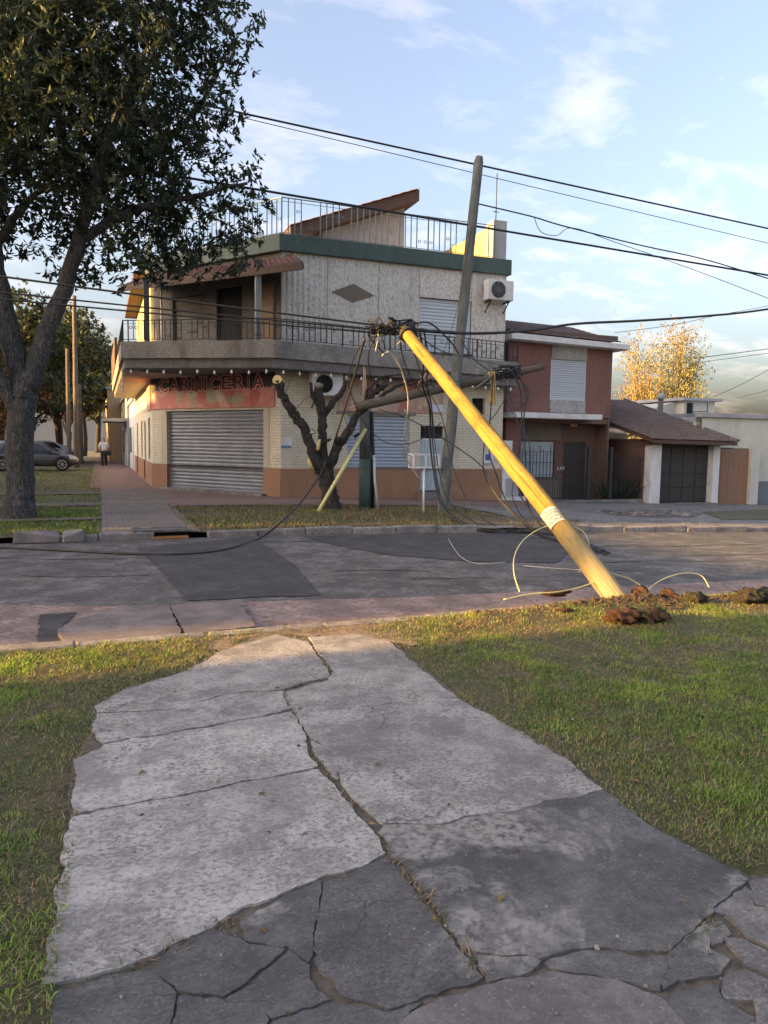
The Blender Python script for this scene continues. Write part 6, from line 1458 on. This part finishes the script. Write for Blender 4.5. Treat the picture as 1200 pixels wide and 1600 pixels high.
car((-3.15, 41.5, .0), 0, carpaint('grey_car_paint', (.06, .062, .068)), 'dark grey hatchback parked nose towards the pavement behind the big tree')
car((-3.3, 57.5, .0), 0, carpaint('white_car_paint', (.55, .56, .57)), 'white car parked behind the wooden poles on the side street')
car((-5.2, 52.0, .0), math.pi / 2, carpaint('silver_car_paint', (.42, .44, .46)), 'silver car seen end-on behind the grey hatchback')
# the walker
m_skin = plain('skin', (.32, .19, .13), .6); m_shirt = plain('pale_shirt', (.55, .57, .60), .85); m_trou = plain('black_trousers', (.02, .02, .024), .9); m_hair = plain('dark_hair', (.018, .015, .013), .8)
def skin(name, joints, edges, mat, parent, sub=2):
    me = bpy.data.meshes.new(name); me.from_pydata([j[:3] for j in joints], edges, []); o = link(name, me, mat, parent)
    o.modifiers.new('skin', 'SKIN'); me.skin_vertices or None
    sv = me.skin_vertices[0].data if len(me.skin_vertices) else None
    if sv is None:
        me.attributes.new('skin', 'FLOAT', 'POINT')
    for k, j in enumerate(joints):
        r = j[3]; sv[k].radius = (r, r) if not hasattr(r, '__len__') else r
    sv[0].use_root = True
    md = o.modifiers.new('subd', 'SUBSURF'); md.levels = sub; md.render_levels = sub
    return o
pr = thing('person', (.2, 44.1, 0), 'person in pale shirt and black trousers walking up the side street pavement', 'person'); pr.rotation_euler = (0, 0, .1)
J = [(0, 0, .95, .13), (0, .01, 1.15, .125), (0, .0, 1.36, .15), (0, 0, 1.48, .07), (0, -.01, 1.56, .075), (0, -.015, 1.66, .092),  # spine, neck, head
     (-.17, 0, 1.40, .06), (-.24, .02, 1.14, .046), (-.22, -.12, .93, .036), (.17, 0, 1.40, .06), (.25, .03, 1.14, .046), (.24, -.05, .9, .036),
     (-.09, 0, .88, .09), (-.10, -.12, .5, .062), (-.10, -.06, .10, .045), (-.10, -.2, .05, .04), (.09, 0, .88, .09), (.10, .04, .5, .062), (.10, .16, .12, .045), (.11, .05, .06, .04)]
E_ = [(0, 1), (1, 2), (2, 3), (3, 4), (4, 5), (2, 6), (6, 7), (7, 8), (2, 9), (9, 10), (10, 11), (0, 12), (12, 13), (13, 14), (14, 15), (0, 16), (16, 17), (17, 18), (18, 19)]
body = skin('body', J, E_, m_skin, pr)
up_ = lambda j, k: (*j[:3], j[3] + k)
skin('shirt', [up_(J[0], .03), up_(J[1], .03), up_(J[2], .022), up_(J[6], .022), up_(J[7], .024), up_(J[9], .022), up_(J[10], .024), (0, 0, 1.44, .08)], [(0, 1), (1, 2), (2, 3), (3, 4), (2, 5), (5, 6), (2, 7)], m_shirt, pr)
skin('trousers', [(0, 0, .93, .15), up_(J[12], .022), up_(J[13], .024), (J[14][0], J[14][1], .12, .062), up_(J[16], .022), up_(J[17], .024), (J[18][0], J[18][1], .14, .062)], [(0, 1), (1, 2), (2, 3), (0, 4), (4, 5), (5, 6)], m_trou, pr)
skin('hair', [(0, .03, 1.70, .088), (0, .05, 1.63, .075)], [(0, 1)], m_hair, pr, 2)
bag = MB(); bag.box(.33, 43.98, .72, .58, 44.12, 1.0); o = bag.build('shoulder_bag', m_trou, None, .03, org=(.45, 44.05, .72)); tag(o, 'dark bag held at the side by the walking person', 'bag')
MB().tube(spline([(.36, 44.05, 1.0), (.43, 44.05, 1.12), (.52, 44.05, 1.0)], 5), .012, 6).build('bag_strap', m_trou, o)

# ------------------------------------------------------------------ small litter
def litter():
    k = 900; x = RNG.uniform(-2.5, 8.5, k); y = RNG.uniform(1.0, 6.2, k); onp = inside(PATH_IN, x, y)
    keep = ~onp | (RNG.random(k) < .22); x = x[keep]; y = y[keep]; k = len(x)
    z = np.where(inside(PATH_IN, x, y), .010, lawn_z(x, y) + .016)
    a = RNG.random(k) * 6.28; D = unit(np.stack([np.cos(a), np.sin(a), RNG.normal(0, .18, k)], 1)); S = unit(np.cross(np.array([[0, 0, 1.0]]), D) + RNG.normal(0, .12, (k, 3)))
    c = np.array([.20, .12, .055]) * RNG.uniform(.35, 1.7, (k, 1)) + np.array([.06, .07, 0]) * (RNG.random((k, 1)) < .2)
    o = link('fallen_leaves', leaf_mesh('fallen_leaves', np.stack([x, y, z], 1), D, S, RNG.uniform(.018, .05, k), .5, c, .3), m_leaf); tag(o, 'dry brown leaves scattered over the lawn and the path', 'leaves', kind='stuff')
    mb = MB(); rr = random.Random(21)
    for _ in range(520):
        x = rr.uniform(-.2, 2.6); y = rr.uniform(1.5, 6.1)
        if rr.random() < .35: x = rr.uniform(-3, 8); y = rr.uniform(6.25, 8.2); z = R_OFF + .006
        else: z = .008
        s_ = rr.uniform(.003, .009) * (1.8 if rr.random() < .06 else 1)
        mb.add([(x + s_ * rr.uniform(.7, 1.2), y, z), (x, y + s_ * rr.uniform(.7, 1.2), z), (x - s_, y, z), (x, y - s_, z), (x, y, z + s_ * .9)], [(0, 1, 4), (1, 2, 4), (2, 3, 4), (3, 0, 4)])
    tag(mb.build('loose_gravel', m_kerb), 'small loose stones on the path and the gutter', 'gravel', kind='stuff')
litter()
